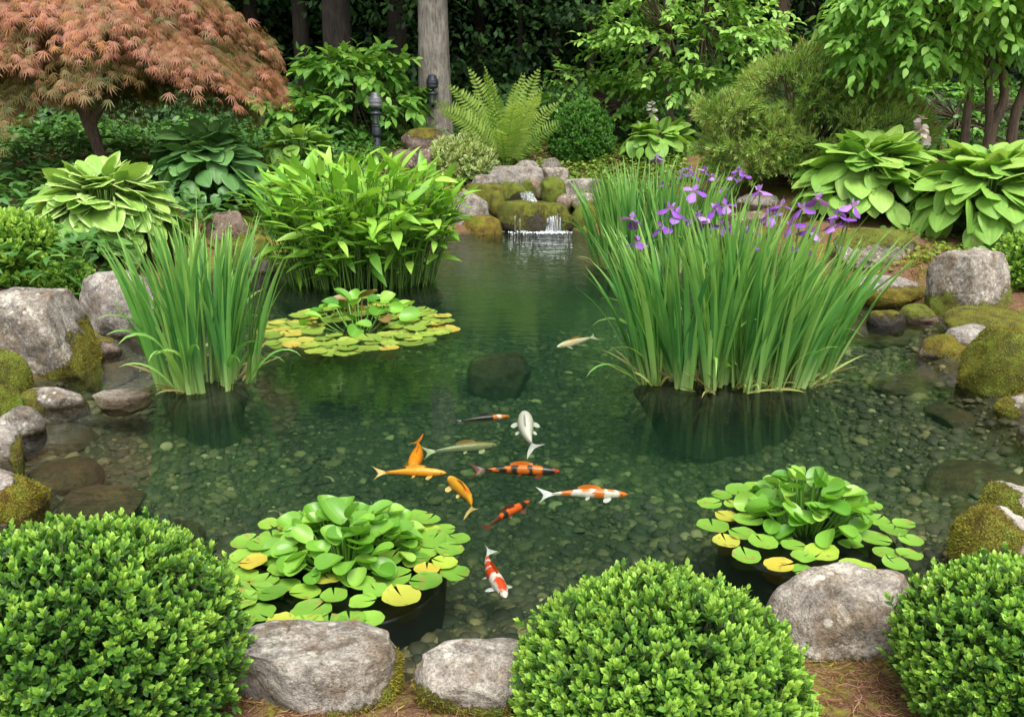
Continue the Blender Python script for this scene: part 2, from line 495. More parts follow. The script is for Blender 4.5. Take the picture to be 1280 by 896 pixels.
M['lamp_glass'] = plain('smoky glass', (0.10, 0.13, 0.10), 0.1)

# ------------------------------------------------------------------ terrain with the pond dug into it
SHORE_PX = [(640, 838), (560, 846), (400, 838), (270, 815), (150, 760), (40, 690), (-60, 620), (-60, 570), (0, 520), (40, 490),
            (80, 462), (130, 425), (200, 392), (262, 345), (300, 335), (340, 325), (420, 308), (520, 298), (600, 292), (630, 286), (700, 286),
            (745, 296), (830, 314), (900, 340), (1000, 366), (1080, 385), (1150, 392), (1180, 412), (1150, 428), (1185, 452),
            (1230, 490), (1275, 520), (1330, 560), (1330, 610), (1270, 640), (1225, 690), (1180, 735), (1090, 790), (960, 815), (800, 838)]
SHORE = np.array([P(x, y)[:2] for x, y in SHORE_PX])

def catmull(p, k=4):
    q = []
    n = len(p)
    for i in range(n):
        a, b, c, d = p[i - 1], p[i], p[(i + 1) % n], p[(i + 2) % n]
        for t in np.arange(k) / k:
            q.append(0.5 * (2 * b + (c - a) * t + (2 * a - 5 * b + 4 * c - d) * t * t + (3 * b - a - 3 * c + d) * t ** 3))
    return np.array(q)
SHORE_S = catmull(SHORE, 3)

def shore_dist(x, y):
    """signed distance to the shoreline, positive on land"""
    x, y = np.asarray(x, float), np.asarray(y, float)
    sh = x.shape
    p = np.stack([x.ravel(), y.ravel()], 1)
    best = np.full(len(p), 1e9)
    ins = np.zeros(len(p), bool)
    S = SHORE_S
    for i in range(len(S)):
        a, b = S[i - 1], S[i]
        ab = b - a
        t = np.clip(((p - a) @ ab) / max(ab @ ab, 1e-12), 0, 1)
        d = p - a - t[:, None] * ab
        best = np.minimum(best, (d ** 2).sum(1))
        if a[1] != b[1]:
            c = (a[1] > p[:, 1]) != (b[1] > p[:, 1])
            ins ^= c & (p[:, 0] < (b[0] - a[0]) * (p[:, 1] - a[1]) / (b[1] - a[1]) + a[0])
    d = np.sqrt(best)
    return np.where(ins, -d, d).reshape(sh)

def terrain(x, y):
    x, y = np.asarray(x, float), np.asarray(y, float)
    d = shore_dist(x, y)
    base = np.interp(y, [1.5, 5, 7, 8.5, 10, 12, 15, 20, 40, 60, 120], [0.12, 0.14, 0.17, 0.28, 0.48, 0.68, 0.95, 1.15, 1.7, 7.0, 34.0])
    q = np.stack([x, y, 0 * x], -1)
    n1 = fbm(q * 0.9, 5, 3)
    land = 0.07 * sstep(0.0, 0.22, d) + base * sstep(0.05, np.interp(y, [9.5, 12], [1.25, 2.5]), d) + n1 * 0.05 * sstep(0.2, 1.2, d)
    bed = -0.17 * sstep(0, 0.22, -d) - 0.33 * sstep(0.1, 1.7, -d) - 0.12 * sstep(1.2, 2.4, -d) + 0.03 * n1 * sstep(0.3, 1.0, -d)
    return np.where(d > 0, land, bed)

def TZ(x, y):
    return float(terrain(np.array([x]), np.array([y]))[0])

def G(px, py, water=True):
    d = rays(px, py)
    t = np.concatenate([np.arange(1.6, 12, 0.03), np.arange(12, 40, 0.1)])
    p = np.array([0, 0, CAM_H]) + d[None] * t[:, None]
    h = terrain(p[:, 0], p[:, 1])
    if water:
        h = np.maximum(h, 0)
    k = np.argmax(p[:, 2] <= h)
    r = p[k].copy()
    r[2] = h[k]
    return r

def at(px, Y):
    """foot of the thing whose middle is seen at column px, Y metres from the camera"""
    x = 0.0
    z = 0.2
    for _ in range(4):
        d = Y * math.cos(PITCH) - (z - CAM_H) * math.sin(PITCH)
        x = (px - 640) / FPX * d
        z = TZ(x, Y)
    return np.array([x, Y, z])

def mound(px, pyb, pyt, w, k=0.8, water=True, zb=None):
    """centre on the ground, radius and height of a mound seen between rows pyb (front foot) and pyt (top), w pixels wide"""
    h = G(px, pyb, water) if zb is None else P(px, pyb, zb)
    R = w / 2 * depth(h) / FPX
    for _ in range(3):
        Y = h[1] + k * R
        z = max(TZ(h[0], Y), 0.0) if (water and zb is None) else h[2]
        c = np.array([0, Y, z])
        c[0] = (px - 640) / FPX * depth(c)
        R = w / 2 * depth(c) / FPX
    H = PD(px, pyt, c[1])[2] - c[2]
    return c, R, H

def build_ground():
    xs = np.concatenate([-np.geomspace(160, 8.2, 26), np.arange(-8, 8.01, 0.07), np.geomspace(8.2, 160, 26)])
    ys = np.concatenate([-np.geomspace(120, 1.2, 16), np.arange(-0.8, 1.5, 0.25), np.arange(1.5, 16.5, 0.07), np.geomspace(16.8, 240, 30)])
    X, Y = np.meshgrid(xs, ys)
    Z = terrain(X, Y)
    q = np.stack([X, Y, 0 * X], -1)
    Z = Z + np.where(Z > 0.03, fbm(q * 5, 31, 3) * 0.022, fbm(q * 4, 33, 3) * 0.012)
    m, n, out = mat_new('garden soil')
    geo = n.nodes.new('ShaderNodeNewGeometry')
    pos = geo.outputs['Position']
    sx = n.nodes.new('ShaderNodeSeparateXYZ')
    L(n, pos, sx.inputs[0])
    needles = ramp(n, noise(n, pos, 60.0, 5, 0.75, 1.5), [(0.3, (0.05, 0.026, 0.014)), (0.5, (0.14, 0.075, 0.042)), (0.72, (0.28, 0.17, 0.10))])
    moss = ramp(n, noise(n, pos, 45.0, 4, 0.7), MOSS_STOPS)
    mf = mth(n, 'ADD', noise(n, pos, 2.6, 5, 0.65), mth(n, 'MULTIPLY', mth(n, 'SUBTRACT', noise(n, pos, 30.0, 3), 0.5), 0.3))
    c = mixc(n, ramp(n, mf, [(0.48, 0.0), (0.58, 1.0)]), needles, moss)
    soil = ramp(n, noise(n, pos, 18.0, 5, 0.7), [(0.3, (0.018, 0.015, 0.010)), (0.7, (0.06, 0.05, 0.03))])
    c = mixc(n, ramp(n, mth(n, 'DIVIDE', sx.outputs['Y'], 40.0), [(0.33, 0.0), (0.42, 1.0)]), c, soil)
    bed = ramp(n, noise(n, pos, 16.0, 5, 0.7), [(0.3, (0.02, 0.022, 0.010)), (0.55, (0.045, 0.048, 0.022)), (0.75, (0.09, 0.085, 0.04))])
    c = mixc(n, ramp(n, mth(n, 'ADD', mth(n, 'MULTIPLY', sx.outputs['Z'], 8.0), 0.5), [(0.5, 1.0), (0.8, 0.0)]), c, bed)
    b = n.nodes.new('ShaderNodeBsdfPrincipled')
    L(n, c, b.inputs['Base Color'])
    b.inputs['Roughness'].default_value = 0.9
    b.inputs['Specular IOR Level'].default_value = 0.2
    bp = N(n, 'ShaderNodeBump', Strength=0.8, Distance=0.02)
    L(n, noise(n, pos, 50.0, 4, 0.7), bp.inputs['Height'])
    L(n, bp.outputs[0], b.inputs['Normal'])
    L(n, b.outputs[0], out.inputs['Surface'])
    a = Acc()
    a.grids(np.stack([X, Y, Z], -1)[::-1])
    tag(a.build('ground', m), kind='structure')

FALL = P(672, 288)

def build_water():
    S = SHORE_S
    # a slightly larger outline: its rim lies under the bank
    t = np.roll(S, -1, 0) - np.roll(S, 1, 0)
    nrm = np.stack([t[:, 1], -t[:, 0]], 1)
    nrm /= np.linalg.norm(nrm, axis=1, keepdims=True)
    trial = S + nrm * 0.05
    sgn = np.where(shore_dist(trial[:, 0], trial[:, 1]) > 0, 1, -1)
    O = S + nrm * (0.16 * sgn)[:, None]
    bm = bmesh.new()
    top = [bm.verts.new((p[0], p[1], 0.0)) for p in O]
    bot = [bm.verts.new((p[0], p[1], -1.3)) for p in O]
    bm.faces.new(top)
    bm.faces.new(list(reversed(bot)))
    k = len(O)
    for i in range(k):
        j = (i + 1) % k
        bm.faces.new((top[j], top[i], bot[i], bot[j]))
    bmesh.ops.triangulate(bm, faces=[f for f in bm.faces if len(f.verts) > 4], ngon_method='EAR_CLIP')
    bmesh.ops.recalc_face_normals(bm, faces=bm.faces)
    me = bpy.data.meshes.new('water')
    bm.to_mesh(me)
    bm.free()
    m, n, out = mat_new('pond water')
    geo = n.nodes.new('ShaderNodeNewGeometry')
    pos = geo.outputs['Position']
    vd = n.nodes.new('ShaderNodeVectorMath')
    vd.operation = 'DISTANCE'
    L(n, pos, vd.inputs[0])
    vd.inputs[1].default_value = (FALL[0], FALL[1], 0)
    near = ramp(n, mth(n, 'DIVIDE', vd.outputs['Value'], 10.0), [(0.0, 1.0), (0.2, 0.42), (0.42, 0.10), (0.7, 0.045), (1.0, 0.04)])
    mp = n.nodes.new('ShaderNodeMapping')
    mp.inputs['Scale'].default_value = (1.0, 2.6, 1.0)
    L(n, pos, mp.inputs['Vector'])
    h = mth(n, 'ADD', noise(n, mp.outputs[0], 5.5, 3, 0.5, 0.6), mth(n, 'MULTIPLY', noise(n, mp.outputs[0], 1.6, 2, 0.5), 1.2))
    bp = N(n, 'ShaderNodeBump', Strength=1.0)
    L(n, mth(n, 'MULTIPLY', near, 0.028), bp.inputs['Distance'])
    L(n, h, bp.inputs['Height'])
    fr = N(n, 'ShaderNodeFresnel', IOR=1.42)
    L(n, bp.outputs[0], fr.inputs['Normal'])
    gl = N(n, 'ShaderNodeBsdfGlossy', Roughness=0.003)
    L(n, bp.outputs[0], gl.inputs['Normal'])
    tr = n.nodes.new('ShaderNodeBsdfTransparent')
    mx = n.nodes.new('ShaderNodeMixShader')
    L(n, fr.outputs[0], mx.inputs[0])
    L(n, tr.outputs[0], mx.inputs[1])
    L(n, gl.outputs[0], mx.inputs[2])
    L(n, mx.outputs[0], out.inputs['Surface'])
    ab = n.nodes.new('ShaderNodeVolumeAbsorption')
    ab.inputs['Color'].default_value = (0.47, 0.77, 0.53, 1)
    ab.inputs['Density'].default_value = 0.95
    scn = n.nodes.new('ShaderNodeVolumeScatter')
    scn.inputs['Color'].default_value = (0.30, 0.72, 0.55, 1)
    scn.inputs['Density'].default_value = 0.055
    ad = n.nodes.new('ShaderNodeAddShader')
    L(n, ab.outputs[0], ad.inputs[0])
    L(n, scn.outputs[0], ad.inputs[1])
    L(n, ad.outputs[0], out.inputs['Volume'])
    me.materials.append(m)
    o = bpy.data.objects.new('water', me)
    COL.objects.link(o)
    tag(o, kind='structure')

build_ground()
build_water()

# ------------------------------------------------------------------ rocks
_ICO = {}
def ico(level):
    if level not in _ICO:
        bm = bmesh.new()
        bmesh.ops.create_icosphere(bm, subdivisions=level, radius=1.0)
        bm.verts.ensure_lookup_table()
        V = np.array([v.co[:] for v in bm.verts])
        F = np.array([[v.index for v in f.verts] for f in bm.faces])
        bm.free()
        _ICO[level] = (V, F)
    return _ICO[level]

def tuft_grid(A=3, Bn=2):
    t = np.linspace(0, 1, A)
    u = np.linspace(-1, 1, Bn)
    w = 0.16 * (1 - t ** 1.5)
    V = np.zeros((A, Bn, 3))
    V[..., 0] = u[None] * w[:, None]
    V[..., 1] = t[:, None]
    V[..., 2] = -0.12 * t[:, None] ** 2
    uv = np.stack(np.broadcast_arrays(u[None], t[:, None]), -1)
    return V, uv
TUFT = tuft_grid()

def rock(px, pyb, w, pyt, label, mat='granite', moss=(0.0, 'top'), dep=0.8, box=2.6, seed=1, name='boulder', level=5, cuts=7, zb=None, rot=None, cat='rock', tufts=0, Hmul=1.0, group=None, Y=None, flat=None):
    rng = np.random.default_rng(seed * 7 + 3)
    c, R, H = mound(px, pyb, pyt, w, dep * 0.85, zb=zb)
    if Y is not None:
        c = PD(px, pyb, Y)
        R = w / 2 * depth(c) / FPX
        H = PD(px, pyt, Y)[2] - c[2]
    elif zb is None and c[2] < 0.01:
        c[2] = -0.04
        H += 0.04
    H = max(H * Hmul, 0.03)
    V, F = ico(level)
    k = (np.abs(V) ** box).sum(1) ** (1.0 / box)
    p = V / k[:, None]
    ang = rng.uniform(-0.5, 0.5) if rot is None else rot
    # a few broken planes make it a boulder and not an egg
    for i in range(cuts):
        nn = norm(rng.normal(size=3) * np.array([1, 1, 0.75]))
        lim = rng.uniform(0.70, 0.93)
        d = p @ nn - lim
        p = p - np.where(d > 0, d * 0.9, 0)[:, None] * nn
    if flat:
        d = p @ norm(np.array([0.06, 0.1, 1.0])) - flat
        p = p - np.where(d > 0, d * 0.85, 0)[:, None] * norm(np.array([0.06, 0.1, 1.0]))
    ca, sa = math.cos(ang), math.sin(ang)
    p = np.stack([p[:, 0] * ca - p[:, 1] * sa, p[:, 0] * sa + p[:, 1] * ca, p[:, 2]], 1)
    off = rng.uniform(0, 50, 3)
    p = p * (1 + 0.10 * fbm(p * 1.3 + off, seed, 3) + 0.035 * fbm(p * 4 + off, seed + 9, 3))[:, None]
    ex = np.array([np.abs(p[:, 0]).max(), np.abs(p[:, 1]).max(), p[:, 2].max()])
    sz = H * 0.78
    q = p / ex * np.array([R, R * dep, sz])
    q[:, 2] += H - sz
    q += V * ((0.016 * fbm(q * 9 + off, seed + 4, 4) - 0.022 * np.abs(fbm(q * 4 + off, seed + 6, 3))) * min(1, R * 3))[:, None]
    amt, mode = moss
    hz = q[:, 2] / H
    if mode == 'top':
        fld = V[:, 2] * 0.6 + hz * 0.2
    elif mode == 'low':
        fld = 0.95 - 1.25 * hz
    elif mode == 'right':
        fld = V[:, 0] * 0.8 - 0.5 * hz + 0.25
    elif mode == 'left':
        fld = -V[:, 0] * 0.8 - 0.3 * hz + 0.25
    elif mode == 'lowright':
        fld = 0.55 - 1.2 * hz + 0.45 * V[:, 0]
    else:
        fld = np.full(len(q), 0.5)
    mk = np.clip((fld + 0.45 * fbm(q * (1.6 / max(R, 0.15)) + off, seed + 21, 4) + amt - 0.75) * 2.2 + 0.5, 0, 1) if amt > 0 else np.zeros(len(q))
    q = q + V * (0.022 * mk * min(1, R * 4))[:, None]
    lf = np.zeros((len(q), 3))
    lf[:, 2] = mk * 0.98
    a = Acc()
    a.polys(q, F, lf)
    o = tag(a.build(name, M[mat], loc=c), label, cat, group)
    if tufts and amt > 0:
        T = q[F]
        nr = np.cross(T[:, 1] - T[:, 0], T[:, 2] - T[:, 0])
        ar = np.linalg.norm(nr, axis=1)
        mm = mk[F].mean(1)
        pr = ar * (mm > 0.5) * (T[:, :, 2].mean(1) + c[2] > 0.01) * (nr[:, 1] / np.maximum(ar, 1e-9) < 0.4)
        if pr.sum() > 0:
            pick = rng.choice(len(F), tufts, p=pr / pr.sum())
            bw = rng.dirichlet((1, 1, 1), tufts)
            pos = (T[pick] * bw[..., None]).sum(1)
            nn = norm(nr[pick])
            d = norm(nn + rng.normal(size=(tufts, 3)) * 0.55)
            b = Acc()
            tone = np.clip(0.5 + 0.5 * fbm(pos * 12 + off, 77, 3) + rng.normal(size=tufts) * 0.16, 0, 1)
            b.place(TUFT, pos - nn * 0.003, frames(d, rng.normal(size=(tufts, 3))), rng.uniform(0.008, 0.017, tufts), tone)
            b.build('moss', M['moss'], o)
    return o

# left bank
rock(48, 476, 160, 358, 'biggest grey boulder with white lichen and a mossy lower edge, on the left bank', 'granite', (0.42, 'lowright'), 0.8, 2.7, 11, level=6, tufts=2500)
rock(152, 422, 108, 336, 'pale speckled boulder half hidden by the left grass clump', 'pale', (0.0, 'low'), 0.8, 2.6, 12, level=6)
rock(2, 492, 66, 440, 'yellow brown mossy mound just below the biggest left boulder', 'granite', (0.85, 'all'), 0.8, 2.3, 13, tufts=2500)
rock(4, 520, 48, 482, 'small rounded moss covered rock, lower of two moss mounds on the left', 'granite', (0.75, 'all'), 0.8, 2.2, 14, tufts=1500)
rock(70, 512, 92, 484, 'low wet dark stone with a yellow mossy end at the left waterline', 'granite', (0.38, 'left'), 0.5, 2.8, 15)
rock(2, 580, 56, 527, 'smooth pale stone with a flat top in the shallows on the left', 'pale', (0.18, 'right'), 0.8, 2.6, 17)
rock(-2, 652, 108, 580, 'rounded pale grey stone with moss down its right side above the big boxwood', 'pale', (0.36, 'right'), 0.8, 2.5, 18, level=6, tufts=1500)
rock(290, 312, 66, 264, 'reddish grey rock between the pale edged hosta and the broad leaved marsh plant', 'red', (0.2, 'low'), 0.8, 2.5, 19)
rock(316, 342, 64, 302, 'mossy topped rock behind the tips of the left grass clump', 'granite', (0.5, 'top'), 0.8, 2.5, 20)
rock(150, 506, 76, 474, 'flat grey stone at water level just left of the left grass clump', 'pale', (0.0, 'low'), 0.8, 2.6, 21, flat=0.5, Hmul=0.5)
rock(24, 548, 62, 508, 'smooth dark grey stone below the small moss mound on the left', 'granite', (0.2, 'left'), 0.8, 2.4, 22)
rock(128, 446, 52, 424, 'small brown stone in the gap under the biggest left boulder', 'red', (0.2, 'top'), 0.8, 2.4, 23)
# right bank
rock(1150, 404, 60, 384, 'low brown stone at the foot of the squarish boulder', 'red', (0.4, 'top'), 0.8, 2.5, 44)
rock(1108, 408, 50, 390, 'wet dark slab half in the water behind the iris', 'wetrock', (0.2, 'top'), 0.8, 2.6, 45, flat=0.6)
rock(1085, 338, 104, 287, 'craggy grey boulder with brown moss on top below the paler hosta', 'granite', (0.5, 'top'), 0.8, 2.8, 31, level=6, cuts=9)
rock(1110, 388, 96, 345, 'low rock with a bare pale crown and mossy skirt beside the iris clump', 'pale', (0.45, 'low'), 0.8, 2.4, 32, tufts=1500)
rock(1211, 396, 102, 312, 'big squarish grey boulder under the right hosta', 'granite', (0.16, 'low'), 0.8, 3.6, 33, level=6)
rock(1240, 420, 120, 392, 'flat moss slab with one bare pale patch at the right waterline', 'granite', (0.62, 'top'), 0.9, 2.4, 34, tufts=2500)
rock(1212, 436, 58, 405, 'small smooth pale dome between two mossy rocks on the right', 'pale', (0.0, 'low'), 0.8, 2.2, 35)
rock(1180, 449, 70, 421, 'low half mossy stone at the tip of the right bank', 'granite', (0.5, 'top'), 0.7, 2.3, 36, tufts=1000)
rock(1262, 494, 118, 414, 'large domed boulder wholly covered in yellow green moss at the right waterline', 'granite', (0.85, 'all'), 0.8, 2.3, 37, level=6, tufts=9000)
rock(1275, 522, 56, 494, 'small grey stone with a mossy side right below the big moss dome', 'granite', (0.4, 'left'), 0.8, 2.4, 38, tufts=600)
rock(1292, 548, 38, 524, 'little speckled stone at the right edge of the pond', 'pale', (0.1, 'low'), 0.8, 2.4, 39)
rock(1272, 648, 86, 605, 'pale stone with a mossy left shoulder behind the right boxwood', 'pale', (0.4, 'left'), 0.8, 2.4, 40, tufts=900)
rock(1258, 712, 126, 638, 'moss capped rock with bare pale flanks just above the right boxwood', 'pale', (0.62, 'left'), 0.8, 2.6, 41, level=6, tufts=3500)
rock(948, 264, 58, 242, 'pale flat stone glimpsed between the iris flowers', 'pale', (0.0, 'low'), 0.7, 2.8, 42)
rock(935, 292, 70, 264, 'pinkish speckled rock low behind the iris flowers', 'red', (0.0, 'low'), 0.7, 2.6, 43)
# front bank
rock(398, 892, 204, 784, 'wide flat topped grey boulder with lichen spots in the front, below the left lily clump', 'granite', (0.34, 'lowright'), 0.62, 3.0, 58, level=6, cuts=5, tufts=2500, flat=0.5, rot=0.1, Hmul=0.92)
rock(590, 900, 176, 806, 'grey rounded boulder partly behind the middle boxwood', 'granite', (0.34, 'low'), 0.7, 2.9, 59, level=6, cuts=10, tufts=1200)
rock(945, 822, 72, 764, 'small grey stone peeping out to the right of the middle boxwood', 'granite', (0.0, 'low'), 0.8, 2.5, 53)
rock(1062, 826, 214, 714, 'big pale grey boulder with a sloping face between the two right boxwoods', 'granite', (0.16, 'low'), 0.68, 3.0, 54, level=6, cuts=9, tufts=800)
# waterfall
rock(668, 294, 102, 251, 'dark wet spill stone with a flat mossy top under the little waterfall', 'wetrock', (0.52, 'top'), 0.8, 2.3, 61, cuts=2, name='spill_stone', Y=12.55, flat=0.6, rot=0.1)
rock(584, 279, 56, 238, 'pale whitish boulder left of the waterfall', 'pale', (0.0, 'low'), 0.8, 2.5, 62, Y=12.4)
rock(604, 298, 56, 271, 'round moss covered rock in the water left of the waterfall', 'granite', (0.66, 'all'), 0.8, 2.2, 63, Y=12.15)
rock(602, 262, 70, 230, 'long brown moss ledge on the left side of the waterfall', 'granite', (0.62, 'top'), 0.6, 2.8, 64, Y=13.0, flat=0.7)
rock(638, 258, 44, 229, 'dark mossy stone between the moss ledge and the falling water', 'wetrock', (0.5, 'top'), 0.8, 2.8, 78, Y=13.0, level=4)
rock(622, 261, 24, 239, 'bright yellow green moss ball on the ledge by the waterfall', 'granite', (1.2, 'all'), 1.0, 2.0, 65, name='moss_ball', level=4, Y=12.62)
rock(644, 231, 78, 206, 'wide pale slab lying on top above the waterfall', 'pale', (0.0, 'low'), 0.8, 3.4, 66, Y=13.5, flat=0.55, rot=0.0)
rock(658, 213, 32, 200, 'small pale cobble on the slab above the waterfall', 'pale', (0.0, 'low'), 0.9, 2.3, 67, level=4, Y=13.5)
rock(695, 225, 40, 208, 'sloping pale stone right of the top slab', 'pale', (0.0, 'low'), 0.9, 2.6, 68, level=4, Y=13.6, flat=0.7)
rock(666, 241, 28, 223, 'mossy stone with a pink bare side above the falling water', 'red', (0.45, 'left'), 0.9, 2.3, 69, level=4, Y=13.15)
rock(690, 246, 34, 222, 'brown mossy round stone right of the falling water', 'granite', (0.5, 'all'), 0.9, 2.3, 70, level=4, Y=13.05)
rock(725, 239, 52, 222, 'pale flat oval stone at the right of the waterfall', 'pale', (0.0, 'low'), 0.8, 2.8, 71, level=4, Y=13.1, flat=0.6)
rock(706, 257, 22, 242, 'small dark grey round stone under the pale flat oval', 'red', (0.0, 'low'), 0.9, 2.2, 72, level=4, Y=12.8)
rock(728, 259, 36, 240, 'grey stone beside the small round one right of the waterfall', 'granite', (0.2, 'low'), 0.9, 2.4, 73, level=4, Y=12.9)
rock(734, 294, 42, 256, 'yellow mossy block at the right foot of the waterfall', 'granite', (0.62, 'all'), 0.8, 2.6, 74, level=4, Y=12.5)
rock(688, 272, 50, 250, 'dark wet stone behind the right half of the spill stone', 'wetrock', (0.4, 'right'), 0.8, 2.6, 79, level=4, Y=12.95)
rock(690, 213, 28, 197, 'grey cobble behind the top slab below the fern', 'granite', (0.1, 'low'), 0.9, 2.4, 75, level=4, Y=14.0)
rock(604, 236, 40, 217, 'grey stone under the variegated shrub', 'granite', (0.2, 'low'), 0.9, 2.4, 76, level=4, Y=13.2)
rock(560, 262, 44, 236, 'low brown stone between the marsh plant and the moss ledge', 'red', (0.3, 'top'), 0.8, 2.6, 80, level=4, Y=13.0)
# behind the left plants
rock(533, 200, 66, 161, 'large brown grey flat topped rock left of the fern', 'red', (0.12, 'top'), 0.8, 2.8, 81)
rock(507, 214, 36, 187, 'small reddish rock in front of the flat topped one', 'red', (0.0, 'low'), 0.9, 2.4, 82, level=4)
rock(538, 214, 40, 186, 'brown wedge of rock beside the variegated shrub', 'red', (0.0, 'low'), 0.9, 2.6, 83, level=4)

def sunk(px, py, w, h, zt, label, seed, dep=0.8, mat='algae'):
    """an algae coated stone on the pond bed whose top lies zt metres under the surface"""
    c = P(px, py, -zt - 0.06)
    R = w / 2 * depth(c) / FPX
    bedz = TZ(c[0], c[1])
    Hh = max(-zt - bedz, 0.14)
    bedz = -zt - Hh
    rng = np.random.default_rng(seed)
    V, F = ico(5)
    p = V / ((np.abs(V) ** 2.4).sum(1) ** (1 / 2.4))[:, None]
    for _ in range(6):
        nn = norm(rng.normal(size=3))
        d = p @ nn - rng.uniform(0.62, 0.9)
        p = p - np.where(d > 0, d * 0.8, 0)[:, None] * nn
    off = rng.uniform(0, 50, 3)
    p = p * (1 + 0.16 * fbm(p * 1.2 + off, seed, 3) + 0.03 * fbm(p * 5 + off, seed, 3))[:, None]
    sy = h / 2 * depth(c) / FPX / max(0.3, math.sin(math.atan2(CAM_H, c[1])))
    q = p * np.array([R, min(sy, R * 1.1), Hh * 0.75])
    q[:, 2] = q[:, 2] * 1.0 + Hh - q[:, 2].max()
    a = Acc()
    a.polys(q, F)
    tag(a.build('sunken_stone', M[mat], loc=(c[0], c[1], bedz)), label, 'rock', 'sunken stones along the pond edge')

sunk(72, 543, 96, 56, 0.10, 'uppermost of the olive stones under water by the left bank', 91)
sunk(78, 592, 88, 48, 0.11, 'olive stone under water, middle one of the left underwater row', 92)
sunk(44, 622, 60, 40, 0.09, 'small olive stone under water touching the pale grey stone on the left', 93)
sunk(116, 632, 124, 50, 0.12, 'wide dark brown stone under water right above the left boxwood', 94)
sunk(198, 678, 104, 62, 0.17, 'large dark stone under water beside the left boxwood crown', 95)
sunk(135, 462, 66, 26, 0.04, 'olive slab under water right below the biggest left boulder', 97)
sunk(1226, 602, 136, 64, 0.12, 'broad olive stone under water at the right side of the pond', 98)
sunk(1212, 652, 104, 52, 0.12, 'olive stone under water beside the pale stone with a mossy shoulder', 99)
sunk(1182, 702, 80, 54, 0.14, 'dark stone under water left of the moss capped rock', 100)
sunk(1225, 520, 120, 50, 0.09, 'long olive stone under water in front of the big moss dome', 101)
sunk(1160, 474, 130, 26, 0.06, 'low brown stone under water at the tip of the right bank', 102)
sunk(1110, 410, 130, 34, 0.04, 'brown ledge under water below the bare crowned rock', 103)
sunk(628, 452, 88, 26, 0.30, 'big dark boulder under water in the middle of the pond', 104)

def dome_grid(A=5, Bn=9):
    th = np.linspace(0, PI * 0.55, A)
    ph = np.linspace(0, 2 * PI, Bn)
    V = np.stack([np.sin(th)[:, None] * np.cos(ph)[None], np.sin(th)[:, None] * np.sin(ph)[None], np.cos(th)[:, None] + 0 * ph[None]], -1)
    return V, np.zeros((A, Bn, 2)) + 0.5

def build_gravel():
    rng = np.random.default_rng(5)
    n = 60000
    x = rng.uniform(-4.2, 4.2, n)
    y = 2.3 + 6.5 * rng.uniform(0, 1, n) ** 1.5
    d = shore_dist(x, y)
    ok = d < -0.05
    x, y = x[ok], y[ok]
    n = len(x)
    z = terrain(x, y)
    s = np.clip(rng.lognormal(-4.25, 0.55, n), 0.007, 0.048)
    S = np.stack([s * rng.uniform(0.9, 1.5, n), s, s * rng.uniform(0.4, 0.7, n)], 1)
    ang = rng.uniform(0, PI, n)
    dvec = np.stack([np.cos(ang), np.sin(ang), 0.1 * rng.normal(size=n)], 1)
    up = np.stack([0.2 * rng.normal(size=n), 0.2 * rng.normal(size=n), np.ones(n)], 1)
    a = Acc()
    a.place(dome_grid(), np.stack([x, y, z + s * 0.1], 1), frames(dvec, up), S, np.clip(rng.beta(1.2, 2.4, n), 0, 1))
    tag(a.build('gravel', M['pebble']), 'rounded pebbles covering the pond bed', 'gravel', kind='stuff')
build_gravel()

